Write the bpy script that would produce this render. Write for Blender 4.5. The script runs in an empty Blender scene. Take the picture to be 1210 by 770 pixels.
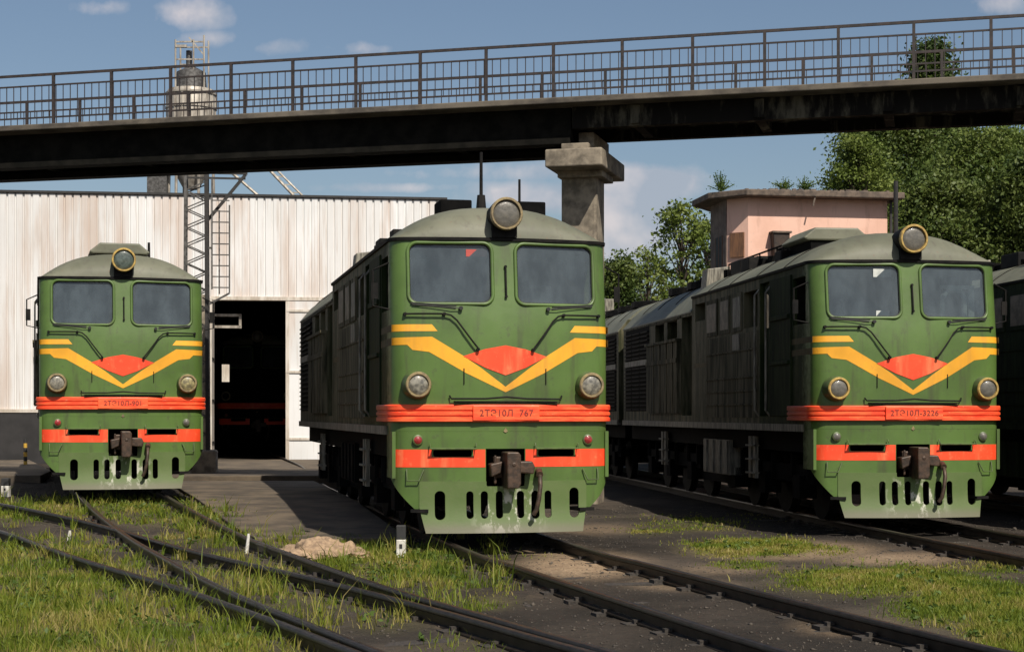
import bpy, bmesh, math, random
import numpy as np
from mathutils import Vector, Matrix
R = math.radians
random.seed(7)
S = bpy.context.scene
COL = S.collection

# ------------------------------------------------------------------ camera, sky, sun, exposure
CAM_Z, F, W0, H0, HZ = 1.8, 1900.0, 1210.0, 770.0, 488.0
cam_d = bpy.data.cameras.new('camera'); cam = bpy.data.objects.new('camera', cam_d); COL.objects.link(cam)
cam.location = (0, 0, CAM_Z); cam.rotation_euler = (R(90), 0, 0)
cam_d.sensor_width = 36.0; cam_d.lens = 36.0 * F / W0
cam_d.shift_y = (HZ - H0 / 2) / W0
cam_d.clip_start = 0.5; cam_d.clip_end = 3000
S.camera = cam
S.view_settings.view_transform = 'Standard'; S.view_settings.look = 'None'
S.view_settings.gamma = 1.0; S.view_settings.use_curve_mapping = False
S.view_settings.exposure = 0.12

SUN_AZ, SUN_EL = 25.0, 49.0            # azimuth from -Y towards +X
sdir = Vector((math.sin(R(SUN_AZ)) * math.cos(R(SUN_EL)), -math.cos(R(SUN_AZ)) * math.cos(R(SUN_EL)), math.sin(R(SUN_EL))))
sun_d = bpy.data.lights.new('sun', 'SUN'); sun = bpy.data.objects.new('sun', sun_d); COL.objects.link(sun)
sun_d.energy = 5.0; sun_d.angle = R(0.5); sun_d.color = (1.0, 0.93, 0.82)
sun.rotation_euler = sdir.to_track_quat('Z', 'Y').to_euler()
sun.location = sdir * 60

world = bpy.data.worlds.new('World'); S.world = world; world.use_nodes = True
SKY_STRENGTH = 0.078
def build_world():
    nt = world.node_tree; N = nt.nodes; L = nt.links; N.clear()
    out = N.new('ShaderNodeOutputWorld'); bg = N.new('ShaderNodeBackground')
    sky = N.new('ShaderNodeTexSky'); sky.sky_type = 'NISHITA'; sky.sun_disc = False
    sky.sun_elevation = R(SUN_EL); sky.sun_rotation = R(180 - SUN_AZ)
    sky.air_density = 1.0; sky.dust_density = 1.6; sky.ozone_density = 1.0; sky.altitude = 100
    tc = N.new('ShaderNodeTexCoord'); sep = N.new('ShaderNodeSeparateXYZ')
    L.new(tc.outputs['Generated'], sep.inputs[0])
    def M(op, a, b=None, c=None, clamp=False):
        n = N.new('ShaderNodeMath'); n.operation = op; n.use_clamp = clamp
        for i, v in enumerate((a, b, c)):
            if v is None: continue
            if isinstance(v, (int, float)): n.inputs[i].default_value = v
            else: L.new(v, n.inputs[i])
        return n.outputs[0]
    yy = M('MAXIMUM', sep.outputs[1], 0.02)
    u = M('DIVIDE', sep.outputs[0], yy); v = M('DIVIDE', sep.outputs[2], yy)
    comb = N.new('ShaderNodeCombineXYZ'); L.new(u, comb.inputs[0]); L.new(v, comb.inputs[1])
    nz = N.new('ShaderNodeTexNoise'); nz.inputs['Scale'].default_value = 34; nz.inputs['Detail'].default_value = 7
    nz.inputs['Roughness'].default_value = 0.55
    L.new(comb.outputs[0], nz.inputs['Vector'])
    # clouds: direction (tangents), size, weight
    clouds = [(232, 16, 60, 24, .9), (120, 10, 50, 14, .6), (250, 45, 50, 12, .7), (330, 58, 40, 12, .7), (420, 58, 66, 11, .6), (1195, 4, 50, 16, .8), (520, 205, 95, 12, .5),
              (640, 202, 110, 17, .75), (742, 268, 52, 46, 2.0), (765, 216, 66, 20, 1.7), (640, 232, 120, 20, 1.1), (470, 222, 120, 8, .7), (880, 260, 70, 14, .6),
              (110, 12, 40, 10, .4), (-220, 120, 200, 50, .9), (1500, 180, 180, 50, 1.), (1450, -140, 260, 40, .9), (300, -320, 420, 60, 1.0), (900, -600, 500, 100, .9)]
    tot = None
    for (px, py, rx, ry, w) in clouds:
        a = M('DIVIDE', M('SUBTRACT', u, (px - 605) / F), rx / F); b = M('DIVIDE', M('SUBTRACT', v, (HZ - py) / F), ry / F)
        d2 = M('ADD', M('MULTIPLY', a, a), M('MULTIPLY', b, b))
        e = M('MULTIPLY', M('POWER', 2.718, M('MULTIPLY', d2, -0.9)), w)
        tot = e if tot is None else M('MAXIMUM', tot, e)
    # scattered cumulus elsewhere in the sky, for reflections and bounce
    nz2 = N.new('ShaderNodeTexNoise'); nz2.inputs['Scale'].default_value = 2.3; nz2.inputs['Detail'].default_value = 8
    L.new(tc.outputs['Generated'], nz2.inputs['Vector'])
    back = M('MULTIPLY', M('SUBTRACT', nz2.outputs[0], 0.52, clamp=True), M('MULTIPLY', M('SUBTRACT', 0.0, sep.outputs[1], clamp=True), 7.0))
    den = M('ADD', M('MULTIPLY', tot, 1.0), M('MULTIPLY', M('SUBTRACT', nz.outputs[0], 0.5), 1.5))
    den = M('MULTIPLY', M('SUBTRACT', den, 0.36), 1.7, clamp=True)
    den = M('MULTIPLY', den, M('MULTIPLY', tot, 2.2, clamp=True))
    den = M('MULTIPLY', den, 0.8)
    den = M('MAXIMUM', den, M('MULTIPLY', back, 1.0, clamp=True))
    # cloud brightness: noise between grey and pinkish white
    cr = N.new('ShaderNodeValToRGB'); cr.color_ramp.elements[0].position = .40; cr.color_ramp.elements[1].position = .66
    cr.color_ramp.elements[0].color = (4.8, 5.3, 6.2, 1); cr.color_ramp.elements[1].color = (8.8, 8.0, 8.0, 1)
    nz3 = N.new('ShaderNodeTexNoise'); nz3.inputs['Scale'].default_value = 26; nz3.inputs['Detail'].default_value = 4
    L.new(comb.outputs[0], nz3.inputs['Vector']); L.new(nz3.outputs[0], cr.inputs[0])
    mx = N.new('ShaderNodeMix'); mx.data_type = 'RGBA'
    L.new(den, mx.inputs[0]); L.new(sky.outputs[0], mx.inputs[6]); L.new(cr.outputs[0], mx.inputs[7])
    bg.inputs['Strength'].default_value = SKY_STRENGTH
    L.new(mx.outputs[2], bg.inputs['Color']); L.new(bg.outputs[0], out.inputs[0])
build_world()

# ------------------------------------------------------------------ helpers
def smooth01(t):
    t = min(1.0, max(0.0, t)); return t * t * (3 - 2 * t)
def gp(px, py, z=0.0):                       # point of the plane z seen at a photo pixel
    Y = (CAM_Z - z) * F / (py - HZ); return ((px - W0 / 2) / F * Y, Y)
def px_at(px, Y): return (px - W0 / 2) / F * Y
def z_at(py, Y): return CAM_Z + (HZ - py) / F * Y

def tag(o, label=None, cat=None, group=None, kind=None):
    if label: o['label'] = label
    if cat: o['category'] = cat
    if group: o['group'] = group
    if kind: o['kind'] = kind
    return o
def empty(name, loc=(0, 0, 0), rz=0.0):
    o = bpy.data.objects.new(name, None); COL.objects.link(o); o.location = loc; o.rotation_euler = (0, 0, rz)
    o.empty_display_size = .2; return o
def link(name, me, mat=None, parent=None, smooth=None, bevel=None):
    if mat is not None: me.materials.append(mat)
    if smooth is not None:
        me.shade_smooth(); me.set_sharp_from_angle(angle=R(smooth))
    o = bpy.data.objects.new(name, me); COL.objects.link(o)
    if parent is not None: o.parent = parent
    if bevel:
        b = o.modifiers.new('bevel', 'BEVEL'); b.width = bevel; b.segments = 2; b.limit_method = 'ANGLE'; b.angle_limit = R(40)
    return o
class MB:
    def __init__(s): s.v = []; s.f = []
    def add(s, vs, fs):
        n = len(s.v); s.v += [tuple(p) for p in vs]; s.f += [tuple(i + n for i in f) for f in fs]; return s
    def box(s, x0, x1, y0, y1, z0, z1):
        return s.add([(x0, y0, z0), (x1, y0, z0), (x1, y1, z0), (x0, y1, z0), (x0, y0, z1), (x1, y0, z1), (x1, y1, z1), (x0, y1, z1)],
                     [(0, 3, 2, 1), (4, 5, 6, 7), (0, 1, 5, 4), (1, 2, 6, 5), (2, 3, 7, 6), (3, 0, 4, 7)])
    def bar(s, p, q, w, h=None, up=(0, 0, 1)):
        h = h or w; p = Vector(p); q = Vector(q); d = (q - p).normalized(); upv = Vector(up)
        if abs(d.dot(upv)) > .98: upv = Vector((0, 1, 0))
        a = d.cross(upv).normalized() * w / 2; b = a.cross(d).normalized() * h / 2
        vs = [p - a - b, p + a - b, p + a + b, p - a + b, q - a - b, q + a - b, q + a + b, q - a + b]
        return s.add(vs, [(0, 1, 2, 3), (7, 6, 5, 4), (0, 4, 5, 1), (1, 5, 6, 2), (2, 6, 7, 3), (3, 7, 4, 0)])
    def cyl(s, p, q, r0, r1=None, n=12):
        r1 = r0 if r1 is None else r1
        return s.tube([p, q], [r0, r1], n)
    def tube(s, pts, r, n=8):
        pts = [Vector(p) for p in pts]; rs = r if isinstance(r, (list, tuple)) else [r] * len(pts)
        vs = []; fs = []; a = None
        for i, p in enumerate(pts):
            d = (pts[min(i + 1, len(pts) - 1)] - pts[max(i - 1, 0)]).normalized()
            if a is None:
                a = d.cross(Vector((0, 0, 1)))
                if a.length < .05: a = d.cross(Vector((1, 0, 0)))
            a = (a - d * a.dot(d)).normalized(); b = d.cross(a)
            for k in range(n):
                t = 2 * math.pi * k / n; vs.append(p + (a * math.cos(t) + b * math.sin(t)) * rs[i])
        for i in range(len(pts) - 1):
            for k in range(n):
                k2 = (k + 1) % n; fs.append((i * n + k, i * n + k2, (i + 1) * n + k2, (i + 1) * n + k))
        fs.append(tuple(range(n - 1, -1, -1))); fs.append(tuple((len(pts) - 1) * n + k for k in range(n)))
        return s.add(vs, fs)
    def loop(s, pts, r, n=6):               # closed tube
        pts = [Vector(p) for p in pts]; m = len(pts); vs = []; fs = []
        for i, p in enumerate(pts):
            d = (pts[(i + 1) % m] - pts[i - 1]).normalized(); a = d.cross(Vector((0, 1, 0))).normalized(); b = d.cross(a)
            for k in range(n):
                t = 2 * math.pi * k / n; vs.append(p + (a * math.cos(t) + b * math.sin(t)) * r)
        for i in range(m):
            for k in range(n):
                k2 = (k + 1) % n; j = (i + 1) % m; fs.append((i * n + k, i * n + k2, j * n + k2, j * n + k))
        return s.add(vs, fs)
    def lathe(s, c, prof, axis='y', n=28):   # prof: (offset along axis, radius)
        c = Vector(c); vs = []; fs = []
        for (t, r) in prof:
            for k in range(n):
                a = 2 * math.pi * k / n; ca, sa = math.cos(a) * r, math.sin(a) * r
                vs.append(c + (Vector((ca, t, sa)) if axis == 'y' else Vector((ca, sa, t)) if axis == 'z' else Vector((t, ca, sa))))
        for i in range(len(prof) - 1):
            for k in range(n):
                k2 = (k + 1) % n; fs.append((i * n + k, i * n + k2, (i + 1) * n + k2, (i + 1) * n + k))
        fs.append(tuple(range(n - 1, -1, -1))); fs.append(tuple((len(prof) - 1) * n + k for k in range(n)))
        return s.add(vs, fs)
    def prism(s, poly, z0, z1):              # poly in xy
        n = len(poly)
        vs = [(x, y, z0) for x, y in poly] + [(x, y, z1) for x, y in poly]
        fs = [tuple(range(n - 1, -1, -1)), tuple(range(n, 2 * n))] + [(i, (i + 1) % n, n + (i + 1) % n, n + i) for i in range(n)]
        return s.add(vs, fs)
    def prism_y(s, poly, y0, y1):            # poly in xz
        n = len(poly)
        vs = [(x, y0, z) for x, z in poly] + [(x, y1, z) for x, z in poly]
        fs = [tuple(range(n)), tuple(range(2 * n - 1, n - 1, -1))] + [(i, n + i, n + (i + 1) % n, (i + 1) % n) for i in range(n)]
        return s.add(vs, fs)
    def mesh(s, name):
        me = bpy.data.meshes.new(name); me.from_pydata(s.v, [], s.f); me.validate()
        bm = bmesh.new(); bm.from_mesh(me); bmesh.ops.recalc_face_normals(bm, faces=bm.faces); bm.to_mesh(me); bm.free()
        return me
    def build(s, name, mat=None, parent=None, smooth=None, bevel=None):
        return link(name, s.mesh(name), mat, parent, smooth, bevel)
def rrect(x0, x1, z0, z1, r, n=6):
    pts = []
    for (cx, cz, a0) in ((x1 - r, z1 - r, 0), (x0 + r, z1 - r, 90), (x0 + r, z0 + r, 180), (x1 - r, z0 + r, 270)):
        for k in range(n + 1):
            a = R(a0 + 90 * k / n); pts.append((cx + r * math.cos(a), cz + r * math.sin(a)))
    return pts
def cut(o, cutters):
    tmp = []
    for mb in cutters:
        c = mb.build('cutter'); tmp.append(c)
        m = o.modifiers.new('cut', 'BOOLEAN'); m.operation = 'DIFFERENCE'; m.object = c; m.solver = 'EXACT'
    dg = bpy.context.evaluated_depsgraph_get()
    me = bpy.data.meshes.new_from_object(o.evaluated_get(dg)); old = o.data
    o.modifiers.clear(); o.data = me; me.name = old.name; bpy.data.meshes.remove(old)
    for c in tmp:
        d = c.data; bpy.data.objects.remove(c); bpy.data.meshes.remove(d)
    me.shade_smooth(); me.set_sharp_from_angle(angle=R(28))
    return o
def kids(o): return [c for c in COL.objects if c.parent == o]
def copy_tree(o, parent=None):
    c = o.copy(); COL.objects.link(c)
    if parent is not None: c.parent = parent
    for ch in kids(o): copy_tree(ch, c)
    return c
def npmesh(name, V, faces_flat, sizes, mat, parent=None):
    me = bpy.data.meshes.new(name); me.vertices.add(len(V)); me.vertices.foreach_set('co', V.astype(np.float32).ravel())
    me.loops.add(len(faces_flat)); me.loops.foreach_set('vertex_index', faces_flat.astype(np.int32))
    me.polygons.add(len(sizes)); st = np.concatenate([[0], np.cumsum(sizes)[:-1]]).astype(np.int32)
    me.polygons.foreach_set('loop_start', st)
    me.update(calc_edges=True); me.validate()
    return link(name, me, mat, parent)

# ------------------------------------------------------------------ materials
class MT:
    def __init__(s, name):
        s.m = bpy.data.materials.new(name); s.m.use_nodes = True; s.nt = s.m.node_tree; s.N = s.nt.nodes; s.L = s.nt.links
        s.b = s.N['Principled BSDF']; s.out = s.N['Material Output']; s.tc = s.N.new('ShaderNodeTexCoord'); s.col = None
    def put(s, sock, v):
        if isinstance(v, bpy.types.NodeSocket): s.L.new(v, sock)
        elif isinstance(v, tuple) and len(v) == 3 and sock.type == 'RGBA': sock.default_value = (*v, 1)
        else: sock.default_value = v
    def vec(s, scale=(1, 1, 1), src='Object'):
        mp = s.N.new('ShaderNodeMapping'); mp.inputs['Scale'].default_value = scale
        if src == 'Object':                       # every object gets its own patch of wear
            oi = s.N.new('ShaderNodeObjectInfo'); ma = s.N.new('ShaderNodeVectorMath'); ma.operation = 'MULTIPLY_ADD'
            s.L.new(oi.outputs['Location'], ma.inputs[0]); ma.inputs[1].default_value = (.73, .61, .9); s.L.new(s.tc.outputs[src], ma.inputs[2]); s.L.new(ma.outputs[0], mp.inputs[0])
        else: s.L.new(s.tc.outputs[src], mp.inputs[0])
        return mp.outputs[0]
    def noise(s, scale=5, detail=5, rough=.55, stretch=(1, 1, 1), src='Object'):
        n = s.N.new('ShaderNodeTexNoise'); n.inputs['Scale'].default_value = scale; n.inputs['Detail'].default_value = detail
        n.inputs['Roughness'].default_value = rough; s.L.new(s.vec(stretch, src), n.inputs['Vector']); return n.outputs[0]
    def ramp(s, f, lo, hi):
        n = s.N.new('ShaderNodeMapRange'); n.inputs[1].default_value = lo; n.inputs[2].default_value = hi; n.interpolation_type = 'SMOOTHSTEP'
        s.L.new(f, n.inputs[0]); return n.outputs[0]
    def math(s, op, a, b=None, clamp=False):
        n = s.N.new('ShaderNodeMath'); n.operation = op; n.use_clamp = clamp
        s.put(n.inputs[0], a)
        if b is not None: s.put(n.inputs[1], b)
        return n.outputs[0]
    def xyz(s, src='Object'):
        n = s.N.new('ShaderNodeSeparateXYZ'); s.L.new(s.tc.outputs[src], n.inputs[0]); return n.outputs
    def mix(s, f, a, b):
        n = s.N.new('ShaderNodeMix'); n.data_type = 'RGBA'; s.put(n.inputs[0], f); s.put(n.inputs[6], a); s.put(n.inputs[7], b); return n.outputs[2]
    def bump(s, f, strength=.3, dist=.02):
        n = s.N.new('ShaderNodeBump'); n.inputs['Strength'].default_value = strength; n.inputs['Distance'].default_value = dist
        s.L.new(f, n.inputs['Height']); s.L.new(n.outputs[0], s.b.inputs['Normal'])
    def fin(s, col, rough=.6, metal=0.0, spec=None):
        s.put(s.b.inputs['Base Color'], col); s.put(s.b.inputs['Roughness'], rough); s.put(s.b.inputs['Metallic'], metal)
        if spec is not None: s.b.inputs['Specular IOR Level'].default_value = spec
        return s.m
MATS = {}
def simple(name, a, b=None, scale=6, rough=.7, metal=0, stretch=(1, 1, 1), bump=0.0, lo=.35, hi=.65, spec=None):
    t = MT(name); b = b or tuple(c * .6 for c in a)
    n = t.noise(scale, 6, .6, stretch); col = t.mix(t.ramp(n, lo, hi), b, a)
    if bump: t.bump(n, bump)
    MATS[name] = t.fin(col, rough, metal, spec); return MATS[name]

def paint(name, base, dirt, chip, rough=.42, side=False):
    t = MT(name); x, y, z = t.xyz()
    n1 = t.noise(1.3, 4); n2 = t.noise(9, 6, .65); n3 = t.noise(3.2, 6, .6, (1.6, 1.6, .22)); n4 = t.noise(42, 4, .7)
    c = t.mix(t.ramp(n1, .3, .7), tuple(v * .82 for v in base), tuple(v * 1.12 for v in base))
    c = t.mix(t.math('MULTIPLY', t.ramp(n3, .50, .74), .7), c, dirt)
    c = t.mix(t.math('MULTIPLY', t.ramp(n2, .56, .72), .5), c, dirt)
    c = t.mix(t.math('MULTIPLY', t.ramp(n4, .64, .72), t.ramp(n1, .40, .60)), c, chip)
    ro = t.math('ADD', t.math('MULTIPLY', n2, .35), rough - .15)
    if side:        # long sides: dirt with shade put into the colour; the front stays green
        grime_shade = t.mix(t.ramp(n3, .35, .7), (.012, .017, .006), (.060, .066, .026))
        grime_shade = t.mix(t.ramp(t.noise(2.6, 6, .65, (1, 1.3, .25)), .40, .60), (.008, .015, .006), grime_shade)
        w = t.ramp(t.math('ADD', y, t.math('MULTIPLY', t.math('SUBTRACT', n2, .5), .5)), .40, .9)
        tan = t.mix(t.ramp(n3, .36, .64), (.030, .029, .017), (.135, .118, .075))
        grime_shade = t.mix(t.ramp(y, 3.38, 3.42), grime_shade, tan)
        c = t.mix(t.math('MULTIPLY', w, .93), c, grime_shade)
        ro = t.math('ADD', ro, t.math('MULTIPLY', w, .15)); t.L.new(t.math('SUBTRACT', .5, t.math('MULTIPLY', w, .42)), t.b.inputs['Specular IOR Level'])
    t.bump(n2, .06, .01)
    MATS[name] = t.fin(c, ro); return t
paint('green_paint', (.080, .140, .030), (.055, .062, .028), (.13, .115, .07), side=True)
paint('orange_red_paint', (.90, .068, .018), (.88, .22, .085), (.85, .36, .2), .5)
paint('yellow_paint', (.80, .37, .022), (.58, .27, .03), (.45, .4, .2), .5)
paint('dark_side_stripe', (.075, .055, .014), (.03, .026, .014), (.08, .07, .04), .7)  # much darker yellow for the lines along the sides
def red_band():      # bumper: red in front, darker red along the sides
    t = MT('bumper_paint'); x, y, z = t.xyz(); n = t.noise(6, 6, .6, (.5, .5, 3)); n2 = t.noise(18, 5, .65, (.6, .6, 1))
    c = t.mix(t.ramp(n, .35, .68), (.84, .055, .016), (.92, .14, .04))
    c = t.mix(t.math('MULTIPLY', t.ramp(n2, .62, .72), .55), c, (.78, .36, .20))
    c = t.mix(t.math('MULTIPLY', t.ramp(y, .3, 1.5), .75), c, (.22, .05, .03))
    MATS['bumper_paint'] = t.fin(c, .5)
red_band()
def plough_mat():
    t = MT('plough_paint'); x, y, z = t.xyz(); n1 = t.noise(2.2, 5); n2 = t.noise(7, 6, .65, (1, 1, .55)); n3 = t.noise(25, 5)
    c = t.mix(t.ramp(n1, .35, .65), (.078, .125, .030), (.095, .14, .040))
    c = t.mix(t.math('MULTIPLY', t.ramp(z, .75, .35), t.math('ADD', t.math('MULTIPLY', n2, .4), .0)), c, (.115, .145, .055))
    c = t.mix(t.math('MULTIPLY', t.ramp(n3, .5, .7), .2), c, (.12, .12, .07))
    near = t.math('MULTIPLY', t.ramp(t.math('ABSOLUTE', t.math('SUBTRACT', x, .05)), .62, .12), t.ramp(z, .86, .6))
    c = t.mix(t.math('MULTIPLY', t.math('MULTIPLY', t.ramp(n2, .50, .60), .85), near), c, (.55, .54, .45))
    c = t.mix(t.math('MULTIPLY', t.ramp(z, .34, .18), .75), c, (.13, .115, .08))
    t.bump(n3, .15, .01); MATS['plough_paint'] = t.fin(c, .6)
plough_mat()
def roof_mat():
    t = MT('roof_paint'); x, y, z = t.xyz(); n1 = t.noise(1.1, 5); n2 = t.noise(5, 6, .6, (2, .4, 2)); n3 = t.noise(20, 4)
    c = t.mix(t.ramp(n1, .35, .68), (.105, .108, .072), (.16, .16, .112))
    c = t.mix(t.math('MULTIPLY', t.ramp(n2, .5, .75), .6), c, (.085, .075, .058))
    c = t.mix(t.math('MULTIPLY', t.ramp(n3, .62, .72), .4), c, (.16, .08, .045))
    t.bump(n3, .08, .01); MATS['roof_paint'] = t.fin(c, .6)
roof_mat()
simple('dark_iron', (.015, .0135, .012), (.006, .006, .006), 7, .7, spec=.15)
simple('soot_shade_black', (.006, .0058, .0055), (.003, .003, .003), 5, .85, spec=.08)  # black for sooty parts; shade under the frames is put into it too
simple('rubber', (.022, .021, .02), (.014, .014, .013), 12, .55)
simple('coupler_iron', (.085, .052, .034), (.04, .028, .02), 12, .55, .3, bump=.3)
simple('lamp_rim_brass', (.30, .23, .11), (.16, .12, .07), 14, .45)
simple('lamp_rim_yellow', (.50, .34, .09), (.28, .18, .06), 14, .45)
simple('lamp_green', (.085, .13, .035), (.06, .08, .03), 9, .5)
simple('pale_paint', (.26, .24, .19), (.08, .072, .055), 7, .6, stretch=(3, 3, .5))
simple('grey_panel', (.150, .132, .085), (.028, .028, .016), 4, .75, stretch=(2, 2, .22), spec=.1)
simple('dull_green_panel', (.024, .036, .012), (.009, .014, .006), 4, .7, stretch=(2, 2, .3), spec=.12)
simple('dull_pane', (.24, .19, .14), (.12, .10, .07), 5, .6)
simple('cab_dark', (.05, .055, .05), (.03, .033, .03), 4, .8)
simple('seat_cover', (.30, .32, .30), (.16, .17, .17), 8, .7)
simple('red_card', (.5, .08, .06), (.4, .07, .06), 8, .6)
simple('white_card', (.6, .62, .58), (.4, .42, .4), 8, .6)
simple('shaded_plaster', (.20, .155, .125), (.11, .085, .07), 3, .9)  # darker plaster colour holding the shade of the pink building's left wall
simple('rust_dark', (.05, .032, .022), (.022, .016, .013), 6, .8)
simple('rust_box', (.12, .06, .03), (.06, .035, .022), 9, .7)
def glass_mat(name, tint, dust, refl=1.0):
    t = MT(name); N, L = t.N, t.L
    tr = N.new('ShaderNodeBsdfTransparent'); tr.inputs[0].default_value = (*tint, 1)
    gl = N.new('ShaderNodeBsdfGlossy'); gl.inputs['Roughness'].default_value = .04
    df = N.new('ShaderNodeBsdfDiffuse'); n = t.noise(4, 5, .6, (1, 1, .5)); t.L.new(t.mix(t.ramp(n, .3, .7), tuple(v * .6 for v in dust), dust), df.inputs[0])
    fr = N.new('ShaderNodeFresnel'); fr.inputs[0].default_value = 1.52
    m1 = N.new('ShaderNodeMixShader'); m1.inputs[0].default_value = .27
    L.new(tr.outputs[0], m1.inputs[1]); L.new(df.outputs[0], m1.inputs[2])
    m2 = N.new('ShaderNodeMixShader'); L.new(t.math('MULTIPLY', fr.outputs[0], 1.6 * refl, True), m2.inputs[0])
    L.new(m1.outputs[0], m2.inputs[1]); L.new(gl.outputs[0], m2.inputs[2]); L.new(m2.outputs[0], t.out.inputs[0])
    MATS[name] = t.m
glass_mat('window_glass', (.55, .62, .62), (.24, .30, .33))
def lens_mat(name, c, c2, coat=.8):
    t = MT(name); n = t.noise(16, 4, .6); col = t.mix(t.ramp(n, .35, .65), c2, c); t.bump(n, .35, .02)
    t.b.inputs['Coat Weight'].default_value = coat; t.b.inputs['Coat Roughness'].default_value = .03
    MATS[name] = t.fin(col, .38, spec=.3)
lens_mat('lens_grey', (.14, .13, .11), (.10, .095, .082), .35); lens_mat('lens_pale', (.27, .25, .20), (.10, .095, .08))
lens_mat('lens_red', (.36, .03, .03), (.2, .02, .02)); lens_mat('lens_green_grey', (.09, .115, .10), (.05, .065, .055))
lens_mat('lens_yellowish', (.36, .31, .15), (.14, .12, .07))

# yard materials
simple('rail_steel', (.045, .034, .026), (.022, .017, .013), 8, .42, .5, stretch=(1, 1, 1))
simple('sleeper_wood', (.055, .045, .036), (.025, .021, .018), 14, .85, stretch=(2, 2, 2), bump=.5)
simple('deck_concrete', (.14, .118, .09), (.055, .046, .037), 2.2, .85, bump=.2, stretch=(.6, 1, 1))
simple('concrete', (.28, .235, .175), (.12, .10, .075), 3.5, .85, bump=.2)
simple('concrete_dark', (.014, .013, .011), (.007, .007, .006), 3, .9, bump=.2, spec=.05)  # girder concrete, shade under the deck put into its near-black colour
simple('apron_concrete', (.125, .095, .063), (.055, .043, .031), 1.3, .9, bump=.3)
simple('railing_paint', (.045, .032, .028), (.022, .018, .017), 10, .6)
simple('galvanised', (.44, .40, .34), (.22, .19, .155), 3, .5, .2, stretch=(2, 2, .5))
simple('mast_steel', (.12, .115, .11), (.05, .047, .043), 9, .55, .2)
simple('mast_dark', (.028, .025, .023), (.015, .014, .013), 9, .6)
simple('white_paint_old', (.62, .57, .50), (.42, .36, .29), 3, .6, stretch=(2, 2, .4))
simple('plinth_black', (.026, .024, .024), (.015, .014, .014), 2, .7)
simple('bitumen', (.05, .045, .04), (.03, .027, .025), 3, .9)
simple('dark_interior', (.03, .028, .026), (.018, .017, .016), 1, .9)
simple('roof_slab', (.16, .12, .09), (.07, .055, .045), 4, .9, bump=.4)
simple('old_wood', (.20, .095, .045), (.10, .05, .028), 6, .7, stretch=(4, 4, .5))
simple('bark', (.10, .075, .055), (.05, .038, .03), 6, .9, stretch=(3, 3, .6), bump=.5)
simple('post_white', (.68, .66, .60), (.45, .42, .36), 9, .7)
simple('post_black', (.03, .03, .03), (.02, .02, .02), 9, .7)
simple('post_yellow', (.60, .36, .04), (.4, .24, .04), 9, .7)
simple('sand', (.36, .25, .155), (.22, .15, .095), 16, .95, bump=.6)
def cladding_mat():
    t = MT('white_cladding'); n1 = t.noise(.7, 5, .6, (1.6, 1, .18)); n2 = t.noise(9, 6, .65, (1.4, 1, .05)); n3 = t.noise(.35, 3)
    c = t.mix(t.ramp(n3, .35, .65), (.66, .66, .65), (.77, .77, .765))
    x, y, z = t.xyz(); wn = t.N.new('ShaderNodeTexWhiteNoise'); wn.noise_dimensions = '1D'; t.L.new(t.math('FLOOR', t.math('DIVIDE', x, 1.08)), wn.inputs['W'])
    c = t.mix(t.math('MULTIPLY', wn.outputs['Value'], .35), c, (.56, .52, .48))
    c = t.mix(t.math('MULTIPLY', t.ramp(n1, .46, .66), .65), c, (.50, .38, .30))
    c = t.mix(t.math('MULTIPLY', t.ramp(n2, .52, .70), .5), c, (.46, .38, .32))
    MATS['white_cladding'] = t.fin(c, .55)
cladding_mat()
def plaster_mat():
    t = MT('pink_plaster'); n1 = t.noise(.8, 5, .6); n2 = t.noise(3, 6, .65, (1.5, 1.5, .25)); n3 = t.noise(11, 5)
    c = t.mix(t.ramp(n1, .35, .65), (.68, .41, .31), (.76, .48, .375))
    c = t.mix(t.math('MULTIPLY', t.ramp(n2, .52, .72), .5), c, (.46, .27, .20))
    c = t.mix(t.math('MULTIPLY', t.ramp(n3, .66, .72), .6), c, (.45, .38, .32))
    t.bump(n3, .2, .02); MATS['pink_plaster'] = t.fin(c, .85)
plaster_mat()
def ground_mat():
    t = MT('dirt'); n1 = t.noise(.55, 6, .6); n2 = t.noise(2.6, 6, .65); n3 = t.noise(17, 6, .7); n4 = t.noise(.9, 5, .6, (1, .5, 1))
    c = t.mix(t.ramp(n1, .36, .64), (.036, .030, .024), (.080, .064, .050))
    c = t.mix(t.math('MULTIPLY', t.ramp(n2, .5, .72), .75), c, (.032, .028, .023))
    c = t.mix(t.math('MULTIPLY', t.ramp(n4, .58, .72), .8), c, (.17, .128, .085))
    c = t.mix(t.math('MULTIPLY', t.ramp(n3, .58, .72), .4), c, (.13, .10, .075))
    at3 = t.N.new('ShaderNodeAttribute'); at3.attribute_name = 'oil_shade'  # mask of painted shade and dirty soil along the tracks
    c = t.mix(t.math('MULTIPLY', at3.outputs['Fac'], t.math('ADD', t.math('MULTIPLY', t.ramp(n2, .62, .40), .35), .6)), c, t.mix(t.ramp(n3, .4, .7), (.012, .010, .008), (.028, .022, .017)))
    at = t.N.new('ShaderNodeAttribute'); at.attribute_name = 'sandiness'
    sf = t.math('MULTIPLY', at.outputs['Fac'], t.ramp(n2, .22, .48))
    c = t.mix(sf, c, t.mix(t.ramp(n3, .35, .65), (.25, .175, .108), (.40, .29, .185)))
    at2 = t.N.new('ShaderNodeAttribute'); at2.attribute_name = 'turf'
    gf = t.math('MULTIPLY', at2.outputs['Fac'], t.ramp(n2, .3, .5))
    c = t.mix(t.math('MULTIPLY', gf, .8), c, t.mix(t.ramp(n3, .35, .65), (.07, .062, .024), (.135, .12, .05)))
    t.bump(t.math('ADD', n3, t.math('MULTIPLY', n2, 1.5)), .8, .05)
    MATS['dirt'] = t.fin(c, .95, spec=.2)
ground_mat()
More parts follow.
